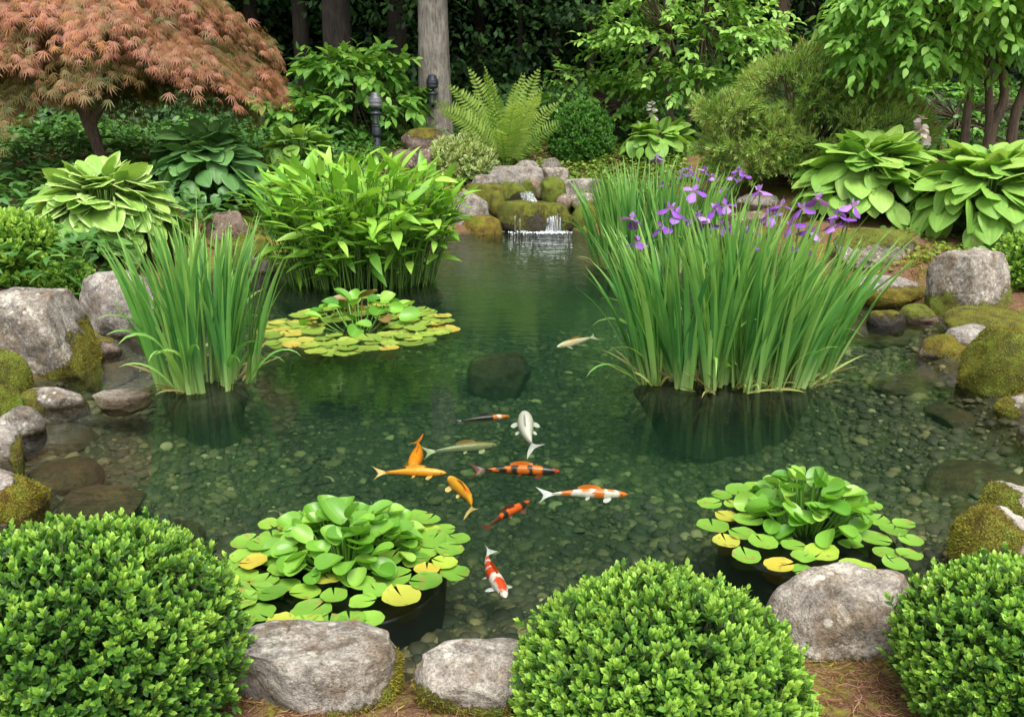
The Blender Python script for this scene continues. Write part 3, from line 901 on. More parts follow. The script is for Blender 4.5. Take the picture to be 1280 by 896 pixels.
def build_waterfall():
    m, n, out = mat_new('falling water')
    at_ = N(n, 'ShaderNodeAttribute', attribute_name='lf')
    sp = n.nodes.new('ShaderNodeSeparateXYZ')
    L(n, at_.outputs['Vector'], sp.inputs[0])
    geo = n.nodes.new('ShaderNodeNewGeometry')
    mp = n.nodes.new('ShaderNodeMapping')
    mp.inputs['Scale'].default_value = (60, 20, 2.2)
    L(n, geo.outputs['Position'], mp.inputs['Vector'])
    f = noise(n, mp.outputs[0], 1.0, 3, 0.6)
    b = n.nodes.new('ShaderNodeBsdfPrincipled')
    b.inputs['Base Color'].default_value = (0.8, 0.85, 0.88, 1)
    b.inputs['Roughness'].default_value = 0.15
    tr = n.nodes.new('ShaderNodeBsdfTransparent')
    mx = n.nodes.new('ShaderNodeMixShader')
    L(n, ramp(n, f, [(0.42, 0.04), (0.72, 0.5)]), mx.inputs[0])
    L(n, tr.outputs[0], mx.inputs[1])
    L(n, b.outputs[0], mx.inputs[2])
    L(n, mx.outputs[0], out.inputs['Surface'])
    a = Acc()
    rng = np.random.default_rng(4)
    def strand(p0, p1, w, bulge=0.02, fan=1.0):
        t = np.linspace(0, 1, 14)
        u = np.linspace(-1, 1, 9)
        c = p0[None] + (p1 - p0)[None] * np.stack([t, np.sqrt(t), t ** 1.6], 1)
        V = np.zeros((14, 9, 3))
        V[:] = c[:, None, :]
        V[..., 0] += u[None] * w * (1 + (fan - 1) * t[:, None])
        V[..., 1] -= bulge * (1 - u[None] ** 2) + 0.012 * vnoise(np.stack([u[None] * 6 + 0 * t[:, None], t[:, None] * 2 + 0 * u[None], 0 * V[..., 0] + w * 90], -1), 3)
        a.grids(V)
    Yf = 12.55 - 0.40
    for px, w, y0, fan in ((690, 0.020, 269, 1.3), (695, 0.014, 270, 1.2), (684, 0.018, 269, 1.3), (679, 0.007, 270, 1.2), (700, 0.009, 271, 1.0), (688, 0.030, 270, 1.4), (689, 0.062, 269, 1.15), (683, 0.030, 269, 1.1), (644, 0.008, 270, 1.0), (650, 0.005, 271, 1.0), (661, 0.008, 271, 1.3), (672, 0.009, 270, 1.0), (697, 0.012, 267, 1.0), (686, 0.012, 267, 1.0)):
        strand(PD(px, y0, Yf + 0.05), PD(px, 293, Yf - 0.05), w, 0.012, fan)
    strand(PD(656, 240, 12.95), PD(664, 256, 12.62), 0.085, 0.01, 1.3)
    strand(PD(660, 239, 12.97), PD(667, 256, 12.62), 0.05, 0.01, 1.2)
    strand(PD(666, 255, 12.66), PD(686, 268, Yf + 0.04), 0.07, 0.0, 1.5)
    tag(a.build('waterfall', m), kind='structure')
    fm = plain('white foam', (0.75, 0.8, 0.82), 0.4)
    b2 = Acc()
    V, F = ico(1)
    for _ in range(420):
        x = PD((688 if rng.uniform() < 0.8 else 655) + rng.normal() * 13, 292, Yf - 0.08)
        s = rng.uniform(0.003, 0.013)
        b2.polys(V * np.array([s, s, s * 0.6]) + np.array([x[0], Yf - 0.10 + rng.normal() * 0.06, 0.002 + abs(rng.normal()) * 0.008]), F)
    tag(b2.build('foam', fm), 'white foam where the waterfall meets the pond', 'foam', kind='stuff')
build_waterfall()

# ------------------------------------------------------------------ leaf shapes
def leaf_grid(A, Bn, hw, fold=0.15, droop=0.2, rib=0.0, ribn=4.5, heart=0.0, wave=0.0):
    t = np.linspace(0, 1, A)
    u = np.linspace(-1, 1, Bn)
    w = hw(t)
    V = np.zeros((A, Bn, 3))
    V[..., 0] = u[None] * w[:, None]
    V[..., 1] = t[:, None] - heart * np.abs(u[None]) ** 1.5 * ((1 - t) ** 4)[:, None]
    V[..., 2] = fold * np.abs(V[..., 0]) - droop * (t ** 2)[:, None] - droop * 0.5 * (np.abs(u[None]) ** 2) * w[:, None]
    if rib:
        V[..., 2] += rib * np.cos(u[None] * PI * ribn) * np.sin(PI * t)[:, None] ** 0.5
    if wave:
        V[..., 2] += wave * np.sin(t * 9)[:, None] * np.abs(u[None])
    uv = np.stack(np.broadcast_arrays(u[None], t[:, None]), -1)
    return V, uv

def prof(wmax, peak=0.35, pw=0.8):
    e = math.log(0.5) / math.log(peak)
    return lambda t: wmax * np.sin(PI * np.clip(t, 0, 1) ** e) ** pw + 0.004
HOSTA = leaf_grid(12, 13, prof(0.41, 0.38, 0.66), fold=0.18, droop=0.30, rib=0.017, ribn=5.0, heart=0.13, wave=0.012)
LANCE = leaf_grid(7, 3, prof(0.15, 0.32, 0.9), fold=0.35, droop=0.16)
LANCE_WIDE = leaf_grid(8, 5, prof(0.165, 0.30, 0.9), fold=0.3, droop=0.18, heart=0.05)
OVAL = leaf_grid(6, 3, prof(0.26, 0.45, 0.8), fold=0.25, droop=0.18)
BOX = leaf_grid(4, 3, prof(0.27, 0.52, 0.62), fold=0.3, droop=0.06)
DOG = leaf_grid(6, 3, prof(0.27, 0.42, 0.85), fold=0.3, droop=0.28)
QUADLEAF = leaf_grid(3, 3, prof(0.3, 0.45, 0.8), fold=0.3, droop=0.2)
DIAM = (np.array([[[0, 0, 0], [-0.1, 0.4, 0.01]], [[0.1, 0.4, 0.01], [0, 1, -0.12]]], float), np.array([[[0, 0], [-1, .4]], [[1, .4], [0, 1]]], float))
NEEDLE = (np.array([[[0, 0, 0], [-0.06, 0.4, 0]], [[0.06, 0.4, 0], [0, 1, 0]]], float), np.array([[[0, 0], [-1, .4]], [[1, .4], [0, 1]]], float))

def pad_grid(rng=None):
    A, Bn = 4, 27
    r = np.array([0.0, 0.45, 0.85, 1.0])
    ph = np.linspace(0.10, 2 * PI - 0.10, Bn)
    V = np.zeros((A, Bn, 3))
    edge = 1 + 0.03 * np.sin(ph * 5 + 1) + 0.02 * np.sin(ph * 9)
    V[..., 0] = r[:, None] * (np.cos(ph) * edge)[None]
    V[..., 1] = r[:, None] * (np.sin(ph) * edge)[None]
    V[..., 2] = 0.03 * (r[:, None] ** 3) * (1 + np.sin(ph * 3)[None])
    uv = np.stack(np.broadcast_arrays(np.cos(ph * 5)[None] + 0.001 + 0 * r[:, None], r[:, None]), -1)
    return V, uv

def upright_grid(A=10, Bn=7):
    """a cupped, nearly round lily leaf standing out of the water"""
    t = np.linspace(0, 1, A)
    u = np.linspace(-1, 1, Bn)
    t = 0.5 - 0.5 * np.cos(PI * t)
    w = 0.47 * np.sqrt(np.clip(1 - np.abs(2 * t - 1) ** 2.3, 0, 1)) + 0.004
    V = np.zeros((A, Bn, 3))
    V[..., 0] = u[None] * w[:, None]
    V[..., 1] = t[:, None] - 0.16 * np.abs(u[None]) ** 1.4 * ((1 - t) ** 3)[:, None]
    V[..., 2] = 0.55 * V[..., 0] ** 2 / 0.46 + (0.10 * (2 * t - 1) ** 2)[:, None] - 0.10 * (t ** 2)[:, None]
    return V, np.stack(np.broadcast_arrays(u[None], t[:, None]), -1)
UPRIGHT = upright_grid()

def sphere_dirs(n, rng, zmin=-0.2, zmax=1.0):
    z = rng.uniform(zmin, zmax, n)
    a = rng.uniform(0, 2 * PI, n)
    r = np.sqrt(np.maximum(0, 1 - z * z))
    return np.stack([r * np.cos(a), r * np.sin(a), z], 1)

def arcs(base, az, a0, bend, Ln, K=8, pw=1.5):
    """N curved stems: angle from vertical runs from a0 to a0+bend"""
    N_ = len(az)
    s = np.linspace(0, 1, K)
    th = a0[:, None] + bend[:, None] * s[None] ** pw
    ds = (Ln / (K - 1))[:, None]
    hx = np.cumsum(np.sin(th) * ds, 1) - np.sin(th) * ds
    hz = np.cumsum(np.cos(th) * ds, 1) - np.cos(th) * ds
    Pt = base[:, None, :] + np.stack([hx * np.cos(az)[:, None], hx * np.sin(az)[:, None], hz], -1)
    T = np.stack([np.sin(th) * np.cos(az)[:, None], np.sin(th) * np.sin(az)[:, None], np.cos(th)], -1)
    return Pt, T

def blades(acc, base, az, a0, bend, Ln, wd, tone, rng, K=11, pw=2.0):
    Pt, T = arcs(base, az, a0, bend, Ln, K, pw)
    N_ = len(az)
    side = np.stack([-np.sin(az), np.cos(az), 0 * az], 1)
    roll = rng.normal(size=N_) * 0.7
    nrm0 = np.cross(T, side[:, None, :])
    sd = side[:, None, :] * np.cos(roll)[:, None, None] + nrm0 * np.sin(roll)[:, None, None]
    nn = np.cross(T, sd)
    s = np.linspace(0, 1, K)
    prof_ = np.clip(0.75 + 0.6 * s, 0, 1) * (1 - s ** 3.2) + 0.01
    w = wd[:, None] * prof_[None]
    u = np.array([-1, 0, 1.0])
    Gd = Pt[:, :, None, :] + sd[:, :, None, :] * (w[:, :, None] * u[None, None])[..., None] + nn[:, :, None, :] * (w[:, :, None] * np.abs(u)[None, None] * 0.35)[..., None]
    lf = np.empty(Gd.shape)
    lf[..., 0] = u[None, None]
    lf[..., 1] = s[None, :, None]
    lf[..., 2] = tone[:, None, None]
    acc.grids(Gd, lf)

def sprays(leaf, twig, start, dirs, tl, nl, T, size, rng, tone, up=(0, 0, 1), spread=0.9, droop=0.25, jit=0.25, twr=0.003, young=0.0):
    """leafy twigs: alternate leaves along each twig, lying roughly in a plane"""
    n = len(start)
    d = norm(dirs)
    upv = norm(np.broadcast_to(np.array(up, float), (n, 3)) + rng.normal(size=(n, 3)) * jit)
    side = norm(np.cross(d, upv))
    tl = np.broadcast_to(np.asarray(tl, float), (n,))
    K = 5
    s = np.linspace(0, 1, K)
    pts = start[:, None, :] + d[:, None, :] * (tl[:, None] * s[None])[..., None]
    pts[..., 2] -= (droop * tl[:, None] * s[None] ** 2)
    if twig is not None:
        twig.tubes(pts, np.linspace(twr, twr * 0.4, K)[None], 3, 0.5)
    for j in range(nl):
        f = (j + 0.6) / nl
        sg = 1.0 if j % 2 else -1.0
        p = start + d * (tl * f)[:, None]
        p[:, 2] -= droop * tl * f * f
        ld = d * (0.35 + 0.5 * f) + side * (sg * spread * (1 - 0.45 * f)) + np.array([0, 0, -droop * 1.1])
        if j == nl - 1:
            ld = d + np.array([0, 0, -droop])
        ld = ld + rng.normal(size=(n, 3)) * jit
        nn = upv + rng.normal(size=(n, 3)) * jit
        sz = size * rng.uniform(0.65, 1.15, n) * (0.8 + 0.4 * math.sin(PI * f))
        tn = np.clip(tone + rng.normal(size=n) * 0.13 + young * (f - 0.4), 0, 1)
        leaf.place(T, p, frames(ld, nn), sz, tn)

# ------------------------------------------------------------------ hostas
def hosta(px, pyb, pyt, w, mat, label, seed, n=110, ls=0.40, spikes=(), k=0.75, flat=1.0):
    rng = np.random.default_rng(seed)
    c, R, H = mound(px, pyb, pyt, w, k, water=False)
    t = thing('hosta', label, 'plant', c)
    a, st = Acc(), Acc()
    f = (np.arange(n) + 0.5) / n
    az = np.arange(n) * 2.39996 + rng.normal(size=n) * 0.25
    f = np.clip(f + rng.normal(size=n) * 0.05, 0.02, 1)
    Lf = R * ls * 0.95 * (0.75 + 0.4 * np.sin(PI * np.clip(f, 0, 1) ** 0.8)) * rng.uniform(0.66, 1.18, n)
    rr = R * (0.10 + 0.66 * f ** 0.8)
    zz = H * (0.90 - 0.70 * f ** 1.5 * flat) * rng.uniform(0.9, 1.06, n) - 0.25 * Lf * (1 - f)
    out = np.stack([np.cos(az), np.sin(az), 0 * az], 1)
    pos = out * rr[:, None]
    pos[:, 2] = np.maximum(zz, 0.08)
    el = 1.05 - 2.05 * f ** 0.75 + rng.normal(size=n) * 0.26
    az2 = az + rng.normal(size=n) * 0.36
    d = np.stack([np.cos(az2) * np.cos(el), np.sin(az2) * np.cos(el), np.sin(el)], 1)
    nn = np.stack([-np.cos(az2) * np.sin(el), -np.sin(az2) * np.sin(el), np.cos(el)], 1) + rng.normal(size=(n, 3)) * 0.33
    tone = np.clip(0.62 - 0.25 * f + rng.normal(size=n) * 0.2, 0, 1)
    a.place(HOSTA, pos, frames(d, nn), Lf, tone)
    s = np.linspace(0, 1, 6)
    b0 = out * 0.06 * R
    b0[:, 2] = 0
    b0z = b0.copy()
    mid = b0 * 0.3 + pos * 0.45
    mid[:, 2] = pos[:, 2] * 0.75
    q = ((1 - s) ** 2)[None, :, None] * b0z[:, None] + (2 * s * (1 - s))[None, :, None] * mid[:, None] + (s ** 2)[None, :, None] * pos[:, None]
    st.tubes(q, (np.linspace(0.008, 0.005, 6))[None], 4, tone)
    a.build('foliage', M[mat], t)
    st.build('stems', M['stem'], t)
    for (fx, fy0, fy1) in spikes:
        top = PD(fx, fy1, c[1] + 0.1) - c
        mid_ = PD(fx, fy0, c[1] + 0.1) - c
        b = Acc()
        nb = 34
        ff = rng.uniform(0, 1, nb)
        p = mid_[None] + (top - mid_)[None] * ff[:, None]
        aa = rng.uniform(0, 2 * PI, nb)
        dd = np.stack([np.cos(aa), np.sin(aa), -0.9 + 1.2 * ff], 1)
        b.place(OVAL, p, frames(dd, rng.normal(size=(nb, 3))), 0.13 * (1.15 - 0.6 * ff), rng.uniform(0, 1, nb))
        fl = b.build('flower_spike', M['hosta_bloom'], t)
        b2 = Acc()
        b2.tubes(np.stack([np.array([0.0, 0, 0]), mid_ * np.array([0.5, 0.5, 0.6]), mid_, top])[None], 0.006, 4, 0.3)
        b2.build('stalk', M['stem'], fl)
    return t

hosta(138, 338, 202, 212, 'hosta_edge', 'lime hosta with pale leaf edges, in front of the red maple trunk', 201, 206, 0.38)
hosta(262, 276, 150, 186, 'hosta_dark', 'dark green hosta between the maple and the broad leaved marsh plant', 202, 190, 0.30)
hosta(376, 232, 154, 112, 'hosta_lime', 'small yellow green hosta behind the dark green one', 203, 110, 0.36)
hosta(1082, 286, 164, 214, 'hosta_lime', 'wide lime hosta on the right with a withered pale flower spike', 204, 237, 0.33, spikes=[(1152, 176, 146)])
hosta(1228, 316, 178, 216, 'hosta_lime', 'bright lime hosta cut by the right edge above the squarish boulder', 205, 212, 0.38)
hosta(822, 208, 152, 118, 'hosta_lime', 'flat lime hosta behind the back irises with a grey pink flower spike', 206, 90, 0.38, spikes=[(815, 164, 126)], flat=0.8)

# ------------------------------------------------------------------ clumps of blades: irises
def flower_head(rng):
    a = Acc()
    A, Bn = 6, 5
    fall = leaf_grid(A, Bn, prof(0.42, 0.62, 0.7), fold=0.0, droop=0.75, wave=0.06)
    stand = leaf_grid(A, Bn, prof(0.26, 0.55, 0.7), fold=0.3, droop=0.1, wave=0.05)
    ph = np.arange(3) * 2 * PI / 3 + rng.uniform(0, 6)
    d = np.stack([np.cos(ph), np.sin(ph), 0.30 + 0 * ph], 1) + rng.normal(size=(3, 3)) * 0.12
    a.place(fall, np.zeros((3, 3)), frames(d, np.array([[0, 0, 1.0]] * 3)), 0.076, rng.uniform(0.2, 0.9, 3))
    d = np.stack([0.5 * np.cos(ph + 1), 0.5 * np.sin(ph + 1), 0.9 + 0 * ph], 1)
    a.place(stand, np.zeros((3, 3)), frames(d, -np.stack([np.cos(ph + 1), np.sin(ph + 1), 0 * ph], 1)), 0.055, rng.uniform(0.5, 1, 3))
    return a

def blade_clump(name, c, rx, ry, n, hgt, label, seed, lean=0.42, wd=0.011, flowers=(), soil=True, nfan=None, droopers=0.10, spread=1.0):
    rng = np.random.default_rng(seed)
    t = thing(name, label, 'plant', c)
    nfan = nfan or n // 7
    fa = rng.uniform(0, 2 * PI, nfan)
    fr_ = np.sqrt(rng.uniform(0, 1, nfan))
    fx, fy = fr_ * np.cos(fa), fr_ * np.sin(fa)
    k = rng.integers(0, nfan, n)
    bx = fx[k] * rx + rng.normal(size=n) * 0.018
    by = fy[k] * ry + rng.normal(size=n) * 0.018
    base = np.stack([bx, by, 0 * bx + 0.0], 1)
    lx, ly = fx[k] * spread + rng.normal(size=n) * 0.33, fy[k] * spread * 0.8 + rng.normal(size=n) * 0.33
    az = np.arctan2(ly, lx)
    mag = np.hypot(lx, ly)
    a0 = np.clip(mag * lean * 0.55, 0, 0.9)
    Ln = hgt * (1.0 + 0.10 * rng.normal(size=n)) * (1.06 - 0.16 * np.hypot(fx, fy)[k])
    Ln = np.where(rng.uniform(size=n) < 0.25, Ln * rng.uniform(0.5, 0.85, n), Ln)
    bend = np.abs(rng.normal(size=n)) * 0.24 + 0.08 + mag * lean * 0.3
    dr = rng.uniform(size=n) < droopers
    bend = np.where(dr, rng.uniform(1.1, 2.4, n), bend)
    a0 = np.where(dr, a0 + rng.uniform(0.0, 0.5, n), a0)
    Ln = np.where(dr, Ln * rng.uniform(0.5, 0.8, n), Ln)
    tone = np.clip(0.42 + 0.30 * rng.normal(size=n) + 0.25 * dr, 0, 1)
    a = Acc()
    blades(a, base, az, a0, bend, Ln, wd * rng.uniform(0.55, 1.35, n), tone, rng, pw=2.3)
    a.build('foliage', M['iris'], t)
    m = max(8, n // 11)
    ang = rng.uniform(0, 2 * PI, m)
    b = Acc()
    base = np.stack([np.cos(ang) * rx * rng.uniform(0.5, 1.05, m), np.sin(ang) * ry * rng.uniform(0.5, 1.05, m), 0 * ang], 1)
    blades(b, base, ang + rng.normal(size=m) * 0.5, rng.uniform(0.8, 1.3, m), rng.uniform(0.1, 0.9, m), rng.uniform(0.15, 0.42, m) * min(1, hgt), wd * rng.uniform(0.35, 0.8, m), rng.uniform(0, 1, m), rng, K=7)
    b.build('dead_leaves', M['straw'], t)
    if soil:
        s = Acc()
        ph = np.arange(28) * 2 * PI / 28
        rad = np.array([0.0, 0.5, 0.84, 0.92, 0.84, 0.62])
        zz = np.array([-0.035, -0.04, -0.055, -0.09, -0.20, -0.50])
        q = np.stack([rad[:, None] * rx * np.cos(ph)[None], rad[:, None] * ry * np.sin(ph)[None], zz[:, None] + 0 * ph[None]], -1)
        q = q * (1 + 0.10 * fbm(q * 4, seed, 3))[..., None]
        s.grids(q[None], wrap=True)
        s.build('planter', M['sod_reflection'], t)  # its dark colour stands in for the reflection under the blades
    if len(flowers):
        protos = []
        for i, (px, py, Y) in enumerate(flowers):
            p = PD(px, py, Y) - c
            fl_acc = flower_head(rng)
            fo = fl_acc.build('flower', M['petal'], t)
            fo.location = p
            fo.rotation_euler = (rng.normal() * 0.3, rng.normal() * 0.3, rng.uniform(0, 6))
            fo.scale = (1, 1, 1)
            b0 = np.array([np.clip(p[0] * 0.75, -rx, rx), np.clip(p[1] * 0.75, -ry, ry), 0.0])
            # the stalk, in the clump's frame
            sk = Acc()
            s_ = np.linspace(0, 1, 6)[:, None]
            q = b0[None] * (1 - s_) + p[None] * s_
            sk.tubes(q[None], 0.005, 4, 0.4)
            sk.build('flower_stalk', M['stem'], t)
    return t

cL = P(258, 493, 0.0)
cL[1] += 0.22
cL[0] = (256 - 640) / FPX * depth(cL)
blade_clump('grass_clump', cL, 0.30, 0.24, 210, 1.06, 'tall green grass like clump without flowers, standing in the pond on the left', 301, lean=0.36, wd=0.0175, droopers=0.10)
cF = P(905, 488, 0.0)
cF[1] += 0.25
cF[0] = (908 - 640) / FPX * depth(cF)
FF = [(790, 275), (797, 304), (872, 272), (895, 262), (907, 258), (935, 292), (914, 290), (976, 258), (1003, 262), (1013, 290), (1045, 270), (1057, 274), (1002, 315), (935, 308), (846, 268), (962, 270), (1040, 283), (838, 262), (882, 280), (902, 283), (990, 282), (1022, 250), (950, 240), (868, 240), (828, 285), (1066, 258)]
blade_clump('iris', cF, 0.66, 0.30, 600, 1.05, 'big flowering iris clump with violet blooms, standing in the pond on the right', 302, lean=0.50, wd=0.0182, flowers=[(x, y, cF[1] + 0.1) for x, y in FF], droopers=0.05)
cB = P(800, 342, 0.0)
cB[1] += 0.5
cB[0] = (812 - 640) / FPX * depth(cB)
FB = [(862, 212), (880, 213), (924, 214), (916, 222), (853, 218), (868, 220), (905, 238), (872, 236), (948, 240), (828, 232), (930, 220), (890, 222), (833, 252), (840, 260), (855, 243), (822, 198)]
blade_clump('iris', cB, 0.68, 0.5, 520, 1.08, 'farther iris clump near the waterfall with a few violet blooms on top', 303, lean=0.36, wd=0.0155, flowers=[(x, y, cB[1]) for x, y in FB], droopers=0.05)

# ------------------------------------------------------------------ broad leaved marsh plant
def marsh(c, rx, ry, n, hgt, label, seed):
    rng = np.random.default_rng(seed)
    t = thing('marsh_plant', label, 'plant', c)
    fa, fr_ = rng.uniform(0, 2 * PI, n), np.sqrt(rng.uniform(0, 1, n))
    fx, fy = fr_ * np.cos(fa), fr_ * np.sin(fa)
    base = np.stack([fx * rx, fy * ry, 0 * fx - 0.1], 1)
    lx, ly = fx + rng.normal(size=n) * 0.3, fy + rng.normal(size=n) * 0.3
    az = np.arctan2(ly, lx)
    mag = np.hypot(lx, ly)
    a0 = np.clip(mag * 0.21, 0, 0.6)
    Ln = hgt * (1.05 - 0.25 * fr_ ** 2) * rng.uniform(0.62, 1.02, n)
    low = rng.uniform(size=n) < 0.30
    Ln = np.where(low, Ln * rng.uniform(0.4, 0.8, n), Ln)
    Pt, T = arcs(base, az, a0, 0.15 + 0.25 * rng.uniform(size=n), Ln, 7)
    st = Acc()
    tone = np.clip(0.56 + 0.2 * rng.normal(size=n) - 0.15 * low, 0, 1)
    st.tubes(Pt, np.linspace(0.006, 0.004, 7)[None], 4, tone)
    st.build('stems', M['stem'], t)
    a = Acc()
    for j in range(3):
        kx = -1 if j == 0 else (-2 if j == 1 else -3)
        az2 = az + rng.normal(size=n) * 0.75 + (0 if j == 0 else rng.choice([-1.2, 1.2], n))
        el = np.clip(1.08 - 0.62 * mag * (1 if j == 0 else 1.2) + rng.normal(size=n) * 0.34 - 0.4 * low, -1.0, 1.35)
        d = np.stack([np.cos(az2) * np.cos(el), np.sin(az2) * np.cos(el), np.sin(el)], 1)
        nn = np.stack([-np.cos(az2) * np.sin(el), -np.sin(az2) * np.sin(el), np.cos(el)], 1) + rng.normal(size=(n, 3)) * 0.35
        sz = rng.uniform(0.20, 0.32, n) * (1 if j == 0 else 0.85)
        sel = np.ones(n, bool) if j == 0 else rng.uniform(size=n) < 0.75
        a.place(LANCE_WIDE, Pt[sel, kx], frames(d[sel], nn[sel]), sz[sel], np.clip(tone + rng.normal(size=n) * 0.12, 0, 1)[sel])
    a.build('foliage', M['pickerel'], t)
    s = Acc()
    V, F = ico(3)
    q = V * np.array([rx * 1.1, ry * 1.1, 0.2])
    q[:, 2] -= 0.18
    s.polys(q, F)
    s.build('planter', M['sod_reflection'], t)
cM = P(452, 364, 0.0)
cM[1] += 0.5
cM[0] = (452 - 640) / FPX * depth(cM)
marsh(cM, 0.76, 0.48, 560, 1.26, 'dense bright green broad leaved marsh plant standing in the pond left of the waterfall', 311)

# ------------------------------------------------------------------ water lilies in sunken planters
def lily(c, R, n_pad, n_up, hgt, ps, label, seed, upR=0.55, yellow=0.10, rust=False, pot=True, off=(0, 0)):
    rng = np.random.default_rng(seed)
    t = thing('water_lily', label, 'plant', c)
    T = pad_grid()
    pts = []
    tries = 0
    while len(pts) < n_pad and tries < 20000:
        tries += 1
        a = rng.uniform(0, 2 * PI)
        r = R * math.sqrt(rng.uniform(0.16, 1))
        s = ps * rng.uniform(0.7, 1.15)
        p = (r * math.cos(a), r * math.sin(a), s)
        need = 0.80 if tries < 8000 else 0.6
        if all(math.hypot(p[0] - q[0], p[1] - q[1]) > need * (s + q[2]) for q in pts):
            pts.append(p)
    for i, (x, y, s) in enumerate(pts):
        a = Acc()
        rr = math.hypot(x, y) / R
        yl = rng.uniform() < yellow * (0.4 + rr)
        tone = rng.uniform(0.78, 1.0) if yl else np.clip(rng.normal(0.45, 0.14), 0, 0.68)
        V, uv = T
        V = V.copy()
        V[..., 2] += 0.05 * rng.normal() * V[..., 0] * rng.uniform(0, 1) + (V[..., 0] ** 2 + V[..., 1] ** 2) ** 2 * 0.10 * (0.6 + fbm(V * 1.6 + i, i, 2))
        V[..., :2] *= (1 + 0.06 * fbm(V * 1.8 + 3 * i, i + 3, 2))[..., None]
        up = np.array([[0.05 * rng.normal(), 0.05 * rng.normal(), 1.0]])
        ang = rng.uniform(0, 2 * PI)
        a.place((V, uv), [[0, 0, 0]], frames(np.array([[math.cos(ang), math.sin(ang), 0.0]]), up), s, tone)
        o = a.build('pad', M['pad_far' if rust else 'pad'], t)
        o.location = (x, y, 0.006 + 0.0018 * i % 0.03)
    # standing leaves on stalks, each a part; leaves are parts, stalks go with them
    for i in range(n_up):
        f = math.sqrt((i + 0.5) / n_up)
        az = i * 2.39996 + rng.normal() * 0.3
        x, y = off[0] + upR * R * f * math.cos(az), off[1] + upR * R * f * math.sin(az)
        z = hgt * (1.0 - 0.72 * f ** 1.6) * rng.uniform(0.75, 1.1)
        el = 0.75 - 0.85 * f + rng.normal() * 0.3
        az2 = az + rng.normal() * 0.6
        d = np.array([[math.cos(az2) * math.cos(el), math.sin(az2) * math.cos(el), math.sin(el)]])
        nn = np.array([[-math.cos(az2) * math.sin(el), -math.sin(az2) * math.sin(el), math.cos(el)]]) + rng.normal(size=(1, 3)) * 0.3
        a = Acc()
        s = ps * 1.5 * rng.uniform(0.7, 1.1)
        tone = np.clip(rng.normal(0.5, 0.2), 0, 1)
        if rust and rng.uniform() < 0.3:
            tone = 0
        a.place(UPRIGHT, [[0, 0, 0]], frames(d, nn), s, tone)
        sp = np.linspace(0, 1, 5)[:, None]
        root = np.array([[-x * 0.6, -y * 0.6, -z - 0.03]])
        q = root * (1 - sp) + np.array([[0, 0, -0.25 * z]]) * (2 * sp * (1 - sp))
        a.tubes(q[None], 0.0055, 4, 0.3)
        o = a.build('leaf', M['rustleaf'] if rust and i % 9 == 0 else M['lily'], t)
        o.location = (x, y, z)
    if pot:
        b = Acc()
        ph = np.linspace(0, 2 * PI, 33)[:-1]
        rad = np.array([0.0, R * 0.76, R * 0.83, R * 0.87, R * 0.87, R * 0.83, 0.0])
        zz = np.array([-0.42, -0.42, -0.30, -0.06, -0.045, -0.06, -0.07])
        b.grids(np.stack([rad[:, None] * np.cos(ph)[None], rad[:, None] * np.sin(ph)[None], zz[:, None] + 0 * ph[None]], -1)[None], wrap=True)
        b.build('planter', M['pot'], t)
    return t
M['rustleaf'] = leafmat('rusty lily leaf', [(0.0, (0.12, 0.09, 0.03)), (0.6, (0.22, 0.15, 0.05)), (1.0, (0.30, 0.22, 0.08))], rough=0.35, trans=0.2)
c1 = P(432, 702, 0.0)
lily(c1, 0.47, 64, 84, 0.155, 0.068, 'water lily clump with yellowing rim pads, in front on the left behind the wide boulder', 321, off=(0.0, 0.07))
c2 = P(1008, 660, 0.0)
lily(c2, 0.43, 44, 72, 0.21, 0.062, 'water lily clump with tall upright leaves, on the right before the iris', 322, off=(0.02, 0.06))
c3 = P(448, 412, 0.0)
lily(c3, 0.74, 96, 30, 0.20, 0.095, 'far water lily clump with rust tinged leaves, below the marsh plant', 323, yellow=0.2, rust=True, upR=0.6, off=(-0.05, 0.25), pot=False)

